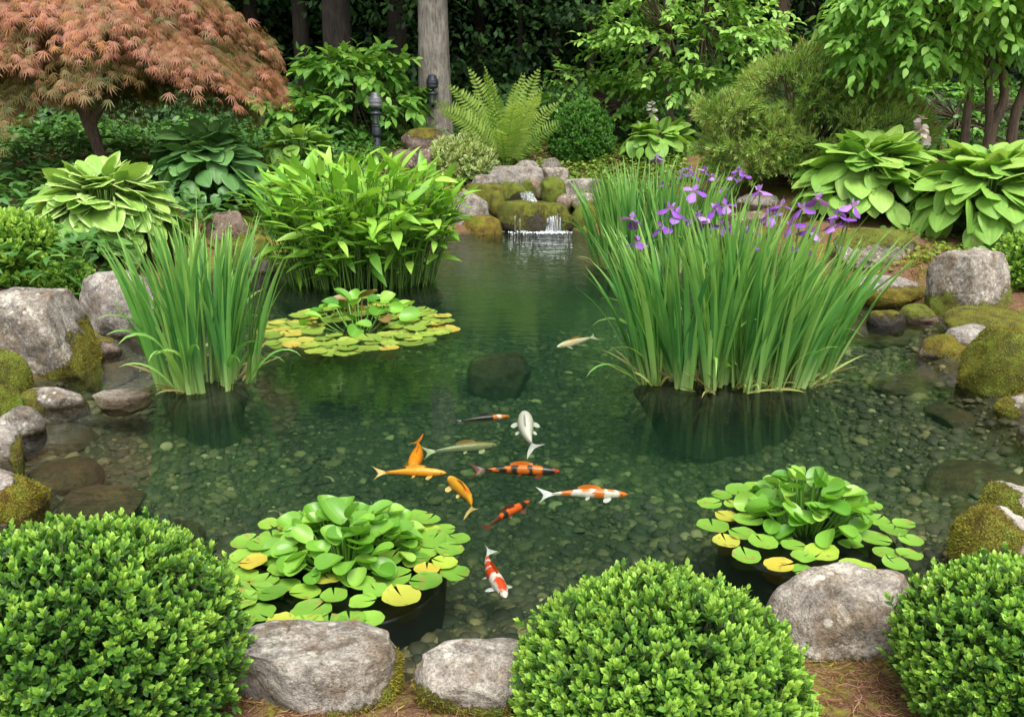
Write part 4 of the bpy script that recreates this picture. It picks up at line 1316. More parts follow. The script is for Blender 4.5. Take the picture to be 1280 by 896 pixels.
# ------------------------------------------------------------------ clipped boxwood balls
def boxwood(c, R, H, label, seed, n=1900, ll=0.024, mat='boxwood', pairs=5, inner=0.5, name='boxwood', tl=0.055, tone0=0.15, tone1=0.85):
    rng = np.random.default_rng(seed)
    t = thing(name, label, 'shrub', c)
    a, tw = Acc(), Acc()
    V, F = ico(4)
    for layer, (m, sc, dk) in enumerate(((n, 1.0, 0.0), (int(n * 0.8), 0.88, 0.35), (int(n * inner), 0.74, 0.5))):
        d = sphere_dirs(m, rng, -0.55, 1.0)
        bump_ = 1 + 0.075 * fbm(d * 2.4 + seed, seed, 3) + 0.035 * rng.normal(size=m)
        q = np.stack([d[:, 0] * R, d[:, 1] * R, d[:, 2] * H * 0.62], 1) * (sc * bump_)[:, None]
        q[:, 2] += H * 0.38
        keep = q[:, 2] > 0.0
        q, d = q[keep], d[keep]
        m = len(q)
        q = q + d * ((rng.uniform(size=m) < 0.07) * rng.uniform(0.3, 1.0, m) * tl * 0.8)[:, None]
        ax = norm(d * 0.85 + np.array([0, 0, 0.75]) + rng.normal(size=(m, 3)) * 0.25)
        ref = norm(np.cross(ax, rng.normal(size=(m, 3))))
        ref2 = np.cross(ax, ref)
        tlen = tl * rng.uniform(0.6, 1.35, m)
        st = q - ax * (tlen * 1.6)[:, None]
        tw.tubes(np.stack([st, q + ax * 0.0], 1), 0.0012, 3, 0.4)
        jt = rng.normal(size=m) * 0.15 + 0.30 * fbm(d * 3.5 + seed, seed + 5, 3)
        for j in range(pairs):
            f = j / (pairs - 1.0)
            p = q - ax * (tlen * (1 - f))[:, None]
            r1 = ref if j % 2 else ref2
            op = 1.05 - 0.75 * f
            for sg in (1, -1):
                ld = ax * (0.45 + 0.75 * f) + r1 * (sg * op) + rng.normal(size=(m, 3)) * 0.16
                nn = ax - r1 * (sg * 0.3)
                sz = ll * (0.75 + 0.55 * math.sin(PI * (0.15 + 0.7 * f))) * rng.uniform(0.75, 1.2, m)
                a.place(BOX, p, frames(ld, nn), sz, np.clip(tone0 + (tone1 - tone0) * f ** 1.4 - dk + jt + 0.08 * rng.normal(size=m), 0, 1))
        p = q
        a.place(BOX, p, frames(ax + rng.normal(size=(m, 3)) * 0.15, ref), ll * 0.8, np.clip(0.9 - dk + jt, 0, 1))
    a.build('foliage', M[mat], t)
    # main branches from the foot
    k = 26
    d = sphere_dirs(k, rng, 0.1, 1.0)
    e = np.stack([d[:, 0] * R, d[:, 1] * R, d[:, 2] * H * 0.62 + H * 0.38], 1) * 0.8
    s = np.linspace(0, 1, 5)
    tw.tubes(e[:, None, :] * s[None, :, None], np.linspace(0.010, 0.003, 5)[None], 5, 0.3)
    tw.build('branches', M['twig'], t)
    return t

def ball(px, py, rpx, Yd):
    c = at(px, Yd)
    R = rpx * depth(c) / FPX
    top = PD(px, py, Yd)[2]
    return c, R, top - c[2]
b1, r1, h1 = ball(108, 678, 186, 2.10)
boxwood(b1, r1, h1, 'big clipped boxwood ball in the front left corner', 401, 3000, 0.021, tl=0.045)
b2, r2, h2 = ball(822, 752, 168, 2.06)
boxwood(b2, r2, h2, 'bright clipped boxwood mound in the front middle', 402, 2700, 0.021, tl=0.045, tone0=0.2, tone1=1.0)
b3, r3, h3 = ball(1276, 728, 148, 2.12)
boxwood(b3, r3, h3, 'clipped boxwood ball in the front right corner', 403, 2400, 0.021, tl=0.045)
c, R, H = mound(726, 207, 130, 76, 0.8, water=False)
boxwood(c, R, H, 'dark round boxwood ball in the back, right of the fern', 404, 1500, 0.045, 'boxwood_dark', tl=0.08)
c, R, H = mound(30, 366, 268, 96, 0.8, water=False)
boxwood(c, R, H, 'loose bright leafy shrub at the left edge above the biggest boulder', 405, 420, 0.055, 'bright_shrub', pairs=4, tl=0.09, name='leafy_shrub')
c, R, H = mound(84, 374, 328, 72, 0.8, water=False)
boxwood(c, R, H, 'low small leaved green cushion between the two left boulders', 406, 500, 0.028, 'bright_shrub', pairs=4, tl=0.05, name='cushion_plant', tone1=0.6)
c, R, H = mound(1282, 366, 290, 80, 0.8, water=False)
boxwood(c, R, H, 'yellow green small shrub at the right edge beside the squarish boulder', 407, 420, 0.04, 'bright_shrub', pairs=4, tl=0.07, name='leafy_shrub')
c, R, H = mound(576, 232, 172, 82, 0.8, water=False)
boxwood(c, R, H, 'small shrub with cream edged leaves above the waterfall', 408, 330, 0.10, 'variegated', pairs=3, tl=0.12, name='variegated_shrub')

# ------------------------------------------------------------------ trees
def trunk_grid(pts, rad, sides=20, seed=0, rough=0.05, ridge=0.0):
    pts = np.asarray(pts, float)
    K0 = len(pts)
    tt = np.linspace(0, K0 - 1, (K0 - 1) * 6 + 1)
    c = np.stack([np.interp(tt, np.arange(K0), pts[:, i]) for i in range(3)], 1)
    for _ in range(6):
        c[1:-1] = 0.25 * c[:-2] + 0.5 * c[1:-1] + 0.25 * c[2:]
    r = np.interp(tt, np.arange(K0), rad)
    t = norm(np.gradient(c, axis=0))
    a = norm(np.cross(t, np.array([0.1, 1.0, 0.05])))
    b = np.cross(t, a)
    ph = np.arange(sides) * 2 * PI / sides
    dirs = np.cos(ph)[None, :, None] * a[:, None] + np.sin(ph)[None, :, None] * b[:, None]
    q = np.stack([np.cos(ph)[None] * 3 + 0 * tt[:, None], np.sin(ph)[None] * 3 + 0 * tt[:, None], np.linspace(0, 5, len(tt))[:, None] + 0 * ph[None]], -1)
    dis = 1 + rough * fbm(q, seed, 3) + ridge * vnoise(q * np.array([3.2, 3.2, 0.7]), seed + 3)
    return (c[:, None] + dirs * (r[:, None] * dis)[..., None])[None]

_CROWN = {}
def crown_mesh(kind, seed):
    """tall woodland crown: clumps of big leaves in the canopy volume (shared by several trees)"""
    a = Acc()
    rng = np.random.default_rng(seed)
    nc = 70
    d = sphere_dirs(nc, rng, -0.9, 1.0)
    cc = d * rng.uniform(0.35, 1.0, nc)[:, None] ** 0.5 * np.array([3.4, 2.8, 5.0])
    m = 80
    k = np.repeat(np.arange(nc), m)
    off = rng.normal(size=(nc * m, 3)) * np.array([0.55, 0.55, 0.35])
    p = cc[k] + off
    dd = norm(off + np.array([0, 0, -0.25]) + rng.normal(size=p.shape) * 0.4)
    a.place(QUADLEAF, p, frames(dd, np.array([0, 0, 1.0]) + rng.normal(size=p.shape) * 0.4), rng.uniform(0.26, 0.42, len(p)), np.clip(0.5 + 0.25 * rng.normal(size=len(p)), 0, 1))
    return a

def forest_tree(px, wpx, Y, label, mat='bark_dark', h=15.0, crown_z=8.5, lean=0.0, seed=0, crown=True):
    rng = np.random.default_rng(seed + 900)
    c = at(px, Y)
    t = thing('tree', label, 'tree', c)
    r = wpx / 2 * depth(c) / FPX
    a = Acc()
    pts = [(0, 0, -0.2), (0.0, 0, 0.25), (lean * 0.3, 0, 2.0), (lean * 0.7 + rng.normal() * 0.05, 0, 4.5), (lean, 0, 8), (lean * 1.1, 0, h * 0.9)]
    a.grids(trunk_grid(pts, [r * 1.5, r * 1.15, r, r * 0.92, r * 0.75, r * 0.2], 28, seed, 0.10, 0.05), wrap=True)
    nb = 9
    az = rng.uniform(0, 2 * PI, nb)
    zz = rng.uniform(crown_z - 3.5, crown_z + 3, nb)
    s = np.linspace(0, 1, 6)
    ln = rng.uniform(1.6, 3.0, nb)
    br = np.stack([lean + np.cos(az)[:, None] * ln[:, None] * s, np.sin(az)[:, None] * ln[:, None] * s, zz[:, None] + s[None] ** 1.3 * 1.2], -1)
    a.tubes(br, np.linspace(r * 0.3, r * 0.06, 6)[None], 6)
    a.build('trunk', M[mat], t)
    key = seed % 3
    if crown:
        if key not in _CROWN:
            o = crown_mesh('c', 50 + key).build('crown', M['canopy'], t)
            _CROWN[key] = o
        else:
            o = _CROWN[key].copy()
            COL.objects.link(o)
            o.parent = t
        o.location = (lean, 0, crown_z)
        o.rotation_euler = (0, 0, rng.uniform(0, 6))
    return t

TR = [
    (545, 36, 15.6, 'stout pale grey trunk rising behind the fern and the dark lantern', 'bark_grey', 0.0),
    (427, 34, 17.5, 'thick dark trunk above the big leafy shrub behind the lamp post', 'bark_dark', 0.05),
    (500, 23, 19.5, 'dark slender trunk just left of the pale grey one', 'bark_dark', 0.0),
    (384, 19, 19.0, 'dark trunk between the maple crown and the thick dark trunk', 'bark_dark', 0.0),
    (325, 18, 20.0, 'dark trunk right above the right shoulder of the maple crown', 'bark_dark', 0.0),
    (966, 19, 18.0, 'brown straight trunk between the two leafy trees on the right', 'bark_brown', 0.0),
    (996, 12, 21.0, 'thin black trunk right of the brown straight one', 'bark_dark', 0.25),
    (1022, 15, 22.5, 'black trunk left of the big drooping tree on the right', 'bark_dark', 0.1),
    (735, 9, 20.0, 'thin bare dark trunk deep in the wood right of the fern', 'bark_dark', 0.1),
    (650, 7, 22.0, 'very thin dark trunk deep in the wood over the fern', 'bark_dark', 0.0),
    (695, 12, 24.0, 'dark trunk far in the wood left of the thin bare one', 'bark_dark', -0.2),
    (795, 14, 23.0, 'dark trunk far in the wood behind the left edge of the dogwood like tree', 'bark_dark', 0.2),
    (600, 13, 25.0, 'dark trunk far in the wood right of the pale grey one', 'bark_dark', 0.0),
]
for i, (px, w, Y, lb, mt, ln) in enumerate(TR):
    hi = 6.5 if i in (8, 9, 11) else 0.0          # these three carry their crowns high above the rest
    forest_tree(px, w, Y, lb, mt, lean=ln, seed=i, crown_z=8.2 + hi + (i * 37 % 10) * 0.22, h=15 + hi + (i * 13 % 5))
for i, (px, Y) in enumerate(((60, 18.5), (190, 20.0), (1110, 19.0), (1230, 18.0), (-120, 17.0), (1400, 17.0), (870, 26.0), (300, 27.0))):
    o = forest_tree(px, 24, Y, ['dark wood tree hidden behind the left part of the maple', 'dark wood tree hidden behind the maple top', 'dark wood tree behind the pine and the drooping tree', 'dark wood tree behind the far right stems',
                                'dark wood tree beyond the left edge', 'dark wood tree beyond the right edge', 'dark wood tree far behind the dogwood like tree', 'dark wood tree far behind the maple edge'][i], lean=0.0, seed=20 + i, crown_z=7.6)

def build_woods():
    """the far wood and its undergrowth: uncountable leaves behind the garden"""
    rng = np.random.default_rng(77)
    a = Acc()
    FAR = (np.array([[[0, 0, 0], [-0.32, 0.45, 0.05]], [[0.32, 0.45, 0.05], [0, 1, -0.1]]], float), DIAM[1])
    def mass(nc, y0, y1, wx, zf, m, spread, size, tone, tv, T=QUADLEAF):
        Y = rng.uniform(y0, y1, nc)
        X = rng.uniform(-wx, wx, nc) * Y
        Z = terrain(X, Y) + zf(rng.uniform(0, 1, nc))
        k = np.repeat(np.arange(nc), m)
        off = rng.normal(size=(nc * m, 3)) * np.array(spread)
        p = np.stack([X, Y, Z], 1)[k] + off
        p[:, 2] = np.maximum(p[:, 2], terrain(p[:, 0], p[:, 1]) + 0.04)
        dd = norm(off * np.array([1, 1, 0.3]) + np.array([0, -0.25, -0.3]) + rng.normal(size=p.shape) * 0.35)
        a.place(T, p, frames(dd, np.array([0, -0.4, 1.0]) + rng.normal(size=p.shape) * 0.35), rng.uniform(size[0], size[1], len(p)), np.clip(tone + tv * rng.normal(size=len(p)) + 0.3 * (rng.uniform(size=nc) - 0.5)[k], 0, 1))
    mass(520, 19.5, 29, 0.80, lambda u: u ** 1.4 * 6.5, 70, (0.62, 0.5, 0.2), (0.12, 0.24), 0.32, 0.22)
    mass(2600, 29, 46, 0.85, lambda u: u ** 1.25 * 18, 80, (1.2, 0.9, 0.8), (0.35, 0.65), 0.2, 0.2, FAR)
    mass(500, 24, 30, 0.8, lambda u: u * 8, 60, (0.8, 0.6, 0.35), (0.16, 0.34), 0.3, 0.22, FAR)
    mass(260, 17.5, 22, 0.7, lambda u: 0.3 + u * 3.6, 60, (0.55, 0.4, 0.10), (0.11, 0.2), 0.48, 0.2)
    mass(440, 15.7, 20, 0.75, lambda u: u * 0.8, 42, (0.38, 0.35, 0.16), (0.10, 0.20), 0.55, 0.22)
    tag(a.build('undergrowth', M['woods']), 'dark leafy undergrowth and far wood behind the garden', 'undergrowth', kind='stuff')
build_woods()

def ellip(rng, n, c, r, rmin=0.55, zmin=-1.0):
    d = sphere_dirs(n, rng, zmin, 1.0)
    k = rng.uniform(rmin, 1.0, n) ** 0.6
    return np.asarray(c) + d * k[:, None] * np.asarray(r), d

def limb_paths(acc, root, tips, rng, r0, r1, via=None, sag=0.0, K=8, sides=6):
    s = np.linspace(0, 1, K)
    root = np.broadcast_to(root, tips.shape)
    mid = root * 0.55 + tips * 0.45 if via is None else via
    mid = mid + rng.normal(size=tips.shape) * 0.06
    q = ((1 - s) ** 2)[None, :, None] * root[:, None] + (2 * s * (1 - s))[None, :, None] * mid[:, None] + (s ** 2)[None, :, None] * tips[:, None]
    acc.tubes(q, np.linspace(r0, r1, K)[None], sides)

# ---- the red lace leaf maple
def maple():
    rng = np.random.default_rng(501)
    c = at(127, 11.5)
    t = thing('japanese_maple', 'weeping red maple with feathery leaves over the left hostas', 'tree', c)
    sc = depth(c) / FPX
    cx = (-5 - 0) * sc
    # trunk: leans a little, then forks under the crown
    a = Acc()
    a.grids(trunk_grid([(0.03, 0, -0.15), (0.02, 0, 0.1), (0.04, 0, 0.4), (-0.08, 0, 0.85), (-0.16, 0.05, 1.3), (-0.1, 0.1, 1.8)], [0.11, 0.085, 0.075, 0.08, 0.06, 0.04], 14, 3, 0.12, 0.03), wrap=True)
    a.grids(trunk_grid([(-0.05, 0, 0.72), (0.14, 0, 1.0), (0.42, 0.02, 1.28), (0.9, 0.0, 1.6)], [0.06, 0.05, 0.04, 0.022], 10, 4, 0.1), wrap=True)
    a.grids(trunk_grid([(-0.08, 0, 0.85), (-0.35, 0, 1.2), (-0.8, 0.0, 1.55)], [0.05, 0.04, 0.02], 10, 5, 0.1), wrap=True)
    zt = PD(127, -55, c[1])[2] - c[2]
    # drooping pads of foliage, layered on an umbrella shaped shell
    npd = 100
    az = np.arange(npd) * 2.39996 + rng.normal(size=npd) * 0.2
    rho = np.sqrt((np.arange(npd) + 0.5) / npd)
    tier = np.array([0.0, 0.40, 0.06, 0.75])[np.arange(npd) % 4] + rng.normal(size=npd) * 0.07
    rho = rho * (1 - 0.25 * tier)
    Rx = np.where(np.cos(az) > 0, 218 * sc, 235 * sc) * 0.94
    x = cx + np.cos(az) * rho * Rx
    y = np.sin(az) * rho * 1.6 + 0.2
    lowz = np.where(np.cos(az) > 0.0, 1.62, 1.36) + 0.24 * np.clip(-np.sin(az), 0, 1) + 0.16 * np.sin(az * 6 + 1)
    z = zt - (zt - lowz) * rho ** 2.7 - tier * (1.0 - 0.35 * rho) + rng.normal(size=npd) * 0.17
    ok = z > 1.2
    pc = np.stack([x, y, z], 1)[ok]
    paz, prho, ptier = az[ok], rho[ok], tier[ok]
    npd = len(pc)
    pr = rng.uniform(0.26, 0.50, npd)
    ms = 24
    kk = np.repeat(np.arange(npd), ms)
    oa = rng.uniform(0, 2 * PI, npd * ms)
    orr = np.sqrt(rng.uniform(0, 1, npd * ms))
    off = np.stack([np.cos(oa), np.sin(oa), 0 * oa], 1) * (orr * pr[kk])[:, None]
    po = np.stack([np.cos(paz), np.sin(paz), 0 * paz], 1)
    rad = (off * po[kk]).sum(1)
    q = pc[kk] + off
    q[:, 2] -= 0.55 * orr ** 2 * pr[kk] + (0.25 + 0.75 * prho[kk]) * rad * 0.75 - rng.normal(size=len(kk)) * 0.02
    tier, rho = ptier[kk], prho[kk]
    n = len(q)
    out = norm(off + po[kk] * 0.35 + rng.normal(size=(n, 3)) * 0.1)
    out[:, 2] = -0.25 - 0.45 * rho
    x, y, z = q.T
    orim = orr
    via0 = rng.choice(n, 130, replace=False)
    qq = q[via0]
    limb_paths(a, np.array([-0.1, 0.05, 1.5]), qq, rng, 0.022, 0.004, via=np.stack([qq[:, 0] * 0.5, qq[:, 1] * 0.5, qq[:, 2] + 0.25], 1))
    a.build('trunk', M['bark_brown'], t)
    lf = Acc()
    m = 15                                   # leaves per spray, each of 7 narrow lobes
    k = np.repeat(np.arange(n), m)
    u = rng.uniform(0, 1, len(k))
    side = norm(np.cross(out, np.array([0, 0, 1.0])))
    pos = q[k] + out[k] * (u * 0.34)[:, None] + side[k] * (rng.normal(size=len(k)) * 0.12)[:, None]
    pos[:, 2] += rng.normal(size=len(k)) * 0.035 - 0.09 * u ** 2
    ld = norm(out[k] * 0.8 + side[k] * (rng.normal(size=len(k)) * 0.6)[:, None] + np.array([0, 0, -0.55]) + rng.normal(size=(len(k), 3)) * 0.2)
    nn = norm(np.array([0, 0, 1.0]) + out[k] * 0.4 + rng.normal(size=(len(k), 3)) * 0.25)
    Rm = frames(ld, nn)
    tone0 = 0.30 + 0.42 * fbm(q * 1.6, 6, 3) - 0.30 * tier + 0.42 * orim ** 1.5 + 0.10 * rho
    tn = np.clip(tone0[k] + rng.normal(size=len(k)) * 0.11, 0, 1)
    sz = rng.uniform(0.085, 0.15, len(k))
    for li, lang in enumerate((-0.95, -0.55, -0.2, 0.15, 0.5, 0.9)):
        dl = Rm[:, :, 1] * math.cos(lang) + Rm[:, :, 0] * math.sin(lang) + Rm[:, :, 2] * (-0.14 * abs(lang))
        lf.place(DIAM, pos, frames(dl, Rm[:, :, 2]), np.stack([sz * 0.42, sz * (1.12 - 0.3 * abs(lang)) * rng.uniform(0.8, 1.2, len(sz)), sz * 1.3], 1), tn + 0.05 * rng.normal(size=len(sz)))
    s = np.linspace(0, 1, 4)
    lf.tubes(q[:, None] + out[:, None] * (s[None] * 0.34)[..., None], 0.003, 3)
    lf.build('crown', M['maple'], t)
maple()

# ---- broad leaved small trees
def leafy_tree(name, label, c, stems, blobs, mat, seed, nspray, size, tl, nl=7, droop=0.3, tone=0.5, bark='bark_brown', cat='tree', outup=0.2, rmin=0.5, low=None):
    rng = np.random.default_rng(seed)
    t = thing(name, label, cat, c)
    a, lf = Acc(), Acc()
    tops = []
    for pts, rr in stems:
        a.grids(trunk_grid(pts, rr, 12, seed, 0.12, 0.03), wrap=True)
        tops.append(pts[-1])
    tops = np.array(tops, float)
    wsum = sum(b[2] for b in blobs)
    P_, D_ = [], []
    for (bc, br, w) in blobs:
        p, d = ellip(rng, int(nspray * w / wsum), bc, br, rmin)
        P_.append(p)
        D_.append(d)
    p, d = np.concatenate(P_), np.concatenate(D_)
    if low is not None:
        ok = p[:, 2] > low
        p, d = p[ok], d[ok]
    # flatten into loose tiers
    p[:, 2] += 0.15 * np.sin(p[:, 2] * 9 + vnoise(p * 0.8, seed) * 4)
    dirs = norm(d * np.array([1, 1, 0.35]) + np.array([0, 0, outup]) + rng.normal(size=p.shape) * 0.45)
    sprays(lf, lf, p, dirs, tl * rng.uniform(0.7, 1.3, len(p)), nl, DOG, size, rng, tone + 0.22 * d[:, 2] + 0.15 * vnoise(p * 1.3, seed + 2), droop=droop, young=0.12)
    k = min(len(p), 110)
    sel = rng.choice(len(p), k, replace=False)
    near = np.argmin(((p[sel][:, None] - tops[None]) ** 2).sum(-1), 1)
    limb_paths(a, tops[near], p[sel], rng, 0.016, 0.004)
    a.build('trunk', M[bark], t)
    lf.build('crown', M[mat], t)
    return t

def rel(c, px, py, Y=None):
    return PD(px, py, c[1] if Y is None else Y) - c

cD = at(848, 15.0)
sD = depth(cD) / FPX
leafy_tree('small_tree', 'layered green tree with two slim trunks behind the pine and back irises', cD,
           [([rel(cD, 843, 185), rel(cD, 838, 140), rel(cD, 832, 95), rel(cD, 838, 40)], [0.05, 0.042, 0.036, 0.02]),
            ([rel(cD, 852, 185), rel(cD, 862, 150), rel(cD, 872, 110), rel(cD, 880, 40)], [0.045, 0.04, 0.034, 0.02])],
           [(rel(cD, 862, 45), (114 * sD, 1.1, 62 * sD), 3), (rel(cD, 850, 96), (85 * sD, 0.9, 18 * sD), 0.5), (rel(cD, 850, -30), (95 * sD, 1.2, 60 * sD), 1.6)],
           'dogwood', 511, 600, 0.125, 0.44, 9, 0.2, 0.72, outup=0.1)
cR = at(1240, 10.8)
sR = depth(cR) / FPX
leafy_tree('small_tree', 'many stemmed tree with long drooping leafy branches in the upper right corner', cR,
           [([rel(cR, 1204, 200), rel(cR, 1208, 150), rel(cR, 1214, 100), rel(cR, 1200, 30)], [0.055, 0.05, 0.045, 0.025]),
            ([rel(cR, 1232, 200), rel(cR, 1240, 155), rel(cR, 1260, 120), rel(cR, 1240, 40)], [0.07, 0.06, 0.05, 0.03]),
            ([rel(cR, 1234, 195), rel(cR, 1238, 130), rel(cR, 1232, 80), rel(cR, 1245, 10)], [0.05, 0.045, 0.04, 0.025]),
            ([rel(cR, 1262, 195), rel(cR, 1268, 140), rel(cR, 1290, 90), rel(cR, 1300, 20)], [0.06, 0.055, 0.045, 0.03])],
           [(rel(cR, 1175, -8), (108 * sR, 1.2, 58 * sR), 2.6), (rel(cR, 1118, 32), (55 * sR, 0.8, 50 * sR), 1.6), (rel(cR, 1255, -18), (85 * sR, 1.2, 48 * sR), 2.0)],
           'dogwood', 512, 720, 0.135, 0.42, 9, 0.4, 0.58, outup=-0.05)
cS = at(440, 15.2)
sS = depth(cS) / FPX
leafy_tree('leafy_shrub', 'big leafy green shrub behind the post lamp', cS,
           [([(0, 0, -0.1), (0.05, 0, 0.3), (0.1, 0, 0.8)], [0.03, 0.025, 0.015]), ([(0.1, 0, -0.1), (-0.2, 0, 0.3), (-0.4, 0, 0.7)], [0.03, 0.025, 0.015])],
           [(rel(cS, 445, 130), (78 * sS, 0.8, 48 * sS), 3), (rel(cS, 385, 150), (45 * sS, 0.7, 36 * sS), 1.2), (rel(cS, 440, 92), (45 * sS, 0.6, 26 * sS), 0.9)],
           'shrub', 513, 330, 0.20, 0.40, 7, 0.3, 0.62, cat='shrub', low=0.05)
cS2 = at(770, 15.6)
s2 = depth(cS2) / FPX
leafy_tree('leafy_shrub', 'loose bright shrub behind the dark boxwood ball', cS2,
           [([(0, 0, -0.1), (0.05, 0, 0.3), (0.1, 0, 0.6)], [0.02, 0.018, 0.012])],
           [(rel(cS2, 765, 150), (46 * s2, 0.5, 34 * s2), 2), (rel(cS2, 712, 118), (24 * s2, 0.4, 20 * s2), 0.8)],
           'shrub', 514, 190, 0.12, 0.3, 8, 0.25, 0.72, cat='shrub', low=0.05)
cS3 = at(1180, 13.6)
s3 = depth(cS3) / FPX
leafy_tree('leafy_shrub', 'green undershrub behind the stems of the drooping tree', cS3,
           [([(0, 0, -0.1), (0.05, 0, 0.3), (0.1, 0, 0.6)], [0.02, 0.018, 0.012])],
           [(rel(cS3, 1160, 150), (60 * s3, 0.5, 40 * s3), 2), (rel(cS3, 1260, 150), (60 * s3, 0.5, 45 * s3), 2)],
           'shrub', 515, 260, 0.10, 0.3, 8, 0.25, 0.5, cat='shrub', low=0.05)

# ---- mugo pine
def pine():
    rng = np.random.default_rng(521)
    c = at(1000, 11.6)
    s = depth(c) / FPX
    t = thing('mountain_pine', 'wide bushy mountain pine behind the right hosta', 'shrub', c)
    blobs = [(rel(c, 1010, 112), (80, 34), 2.0), (rel(c, 1045, 168), (110, 42), 3.0), (rel(c, 945, 180), (65, 42), 1.6), (rel(c, 905, 138), (32, 18), 0.5), (rel(c, 1110, 168), (42, 40), 1.0), (rel(c, 1000, 80), (36, 12), 0.3), (rel(c, 1085, 135), (40, 22), 0.8), (rel(c, 970, 215), (85, 28), 1.2)]
    Pp, Dd = [], []
    for bc, (rx, rz), w in blobs:
        p, d = ellip(rng, int(600 * w), bc, (rx * s, 0.75 * rx * s + 0.2, rz * s), 0.55)
        Pp.append(p)
        Dd.append(d)
    p, d = np.concatenate(Pp), np.concatenate(Dd)
    p = p + 0.07 * np.stack([vnoise(p * 2.2, i) for i in range(3)], 1)
    ok = (p[:, 2] > 0.02) & (vnoise(p * np.array([2.2, 2.2, 4.5]), 14) > -0.30)
    p, d = p[ok], d[ok]
    n = len(p)
    ax = norm(d * 1.0 + np.array([0, 0, 0.55]) + rng.normal(size=(n, 3)) * 0.4)
    lf, tw = Acc(), Acc()
    tl = rng.uniform(0.10, 0.20, n)
    K = 24
    clump = 0.60 + 0.28 * vnoise(p * 3.1, 8)
    for j in range(K):
        f = (j + 0.5) / K
        rd = rng.normal(size=(n, 3))
        rd -= (rd * ax).sum(1, keepdims=True) * ax
        ld = norm(rd) * (0.85 - 0.35 * f) + ax * (0.55 + 0.5 * f)
        lf.place(NEEDLE, p + ax * (tl * f)[:, None], frames(ld, rd[:, [1, 2, 0]]), rng.uniform(0.06, 0.095, n), np.clip(clump + 0.22 * f - 0.1 + rng.normal(size=n) * 0.13, 0, 0.92))
    tw.tubes(np.stack([p - ax * 0.05, p + ax * (tl * 0.95)[:, None]], 1), 0.004, 3)
    sel = rng.uniform(size=n) < 0.12
    lf.tubes(np.stack([(p + ax * (tl * 0.9)[:, None])[sel], (p + ax * (tl * 1.35)[:, None])[sel]], 1), 0.006, 4, 1.0)
    lf.build('foliage', M['pine'], t)
    limb_paths(tw, np.array([0.0, 0.2, 0.0]), p[rng.choice(n, 90, replace=False)], rng, 0.022, 0.006)
    tw.build('branches', M['bark_brown'], t)
pine()

# ---- ferns
def fern(px, pyb, Y, n, Lf, label, seed, k=0.5, tone=0.55, amin=0.25, amax=1.0, npair=30):
    rng = np.random.default_rng(seed)
    c = at(px, Y)
    t = thing('fern', label, 'fern', c)
    az = np.arange(n) * 2.39996 + rng.normal(size=n) * 0.2
    lean = np.linspace(amin, amax, n)
    Ln = Lf * (1.0 - 0.25 * rng.uniform(size=n))
    base = np.stack([0.06 * np.cos(az), 0.06 * np.sin(az), 0 * az], 1)
    Pt, T = arcs(base, az, lean * 0.55, lean * 0.75 + 0.15, Ln, npair, 1.6)
    side = np.stack([-np.sin(az), np.cos(az), 0 * az], 1)
    # each frond twists about its rachis, most of them towards the open side of the bed
    for i in range(n):
        tm = T[i, npair // 2]
        nv = np.cross(side[i], tm)
        best = max((-1.1, -0.6, 0.0, 0.6, 1.1), key=lambda r: -(nv * math.cos(r) + side[i] * math.sin(r))[1] - 0.25 * abs(r))
        r = best + rng.normal() * 0.2
        side[i] = side[i] * math.cos(r) - nv * math.sin(r)
    for i in range(n):
        a = Acc()
        s = np.linspace(0, 1, npair)
        ft = tone + 0.22 * rng.normal()
        pl = Ln[i] * 0.15 * np.clip(np.sin(PI * np.clip(s, 0, 1) ** 0.72), 0, 1) ** 0.8 * (s > 0.12) + 0.004
        nn = np.cross(side[i][None], T[i])
        for sg in (1, -1):
            d = norm(side[i][None] * sg + T[i] * 0.45 + np.array([0, 0, -0.12]) + rng.normal(size=(npair, 3)) * 0.08)
            # the pinna and its little pinnules
            a.place(LANCE, Pt[i], frames(d, nn), np.stack([0 * pl + Ln[i] / npair * 2.3, pl, pl], 1), np.clip(ft + rng.normal(size=npair) * 0.1 + 0.25 * (s - 0.4), 0, 1))
        a.tubes(Pt[i][None], np.linspace(0.006, 0.002, npair)[None], 4, 0.4)
        a.build('frond', M['fern'], t)
fern(632, 196, 14.2, 25, 1.62, 'large upright yellow green fern above the waterfall', 531, amin=0.15, amax=1.25, npair=30)
fern(630, 205, 13.4, 16, 0.62, 'low spreading fern at the foot of the large one', 532, amin=0.9, amax=1.5, npair=22, tone=0.4)
fern(522, 168, 15.2, 9, 0.62, 'little fern at the foot of the pale grey trunk', 533, amin=0.8, amax=1.4, npair=20)

# ------------------------------------------------------------------ lamps
def lathe(prof_, sides=20):
    ph = np.arange(sides) * 2 * PI / sides
    r = np.array([p[0] for p in prof_])
    z = np.array([p[1] for p in prof_])
    a = Acc()
    a.grids(np.stack([r[:, None] * np.cos(ph)[None], r[:, None] * np.sin(ph)[None], z[:, None] + 0 * ph[None]], -1)[None], wrap=True)
    return a

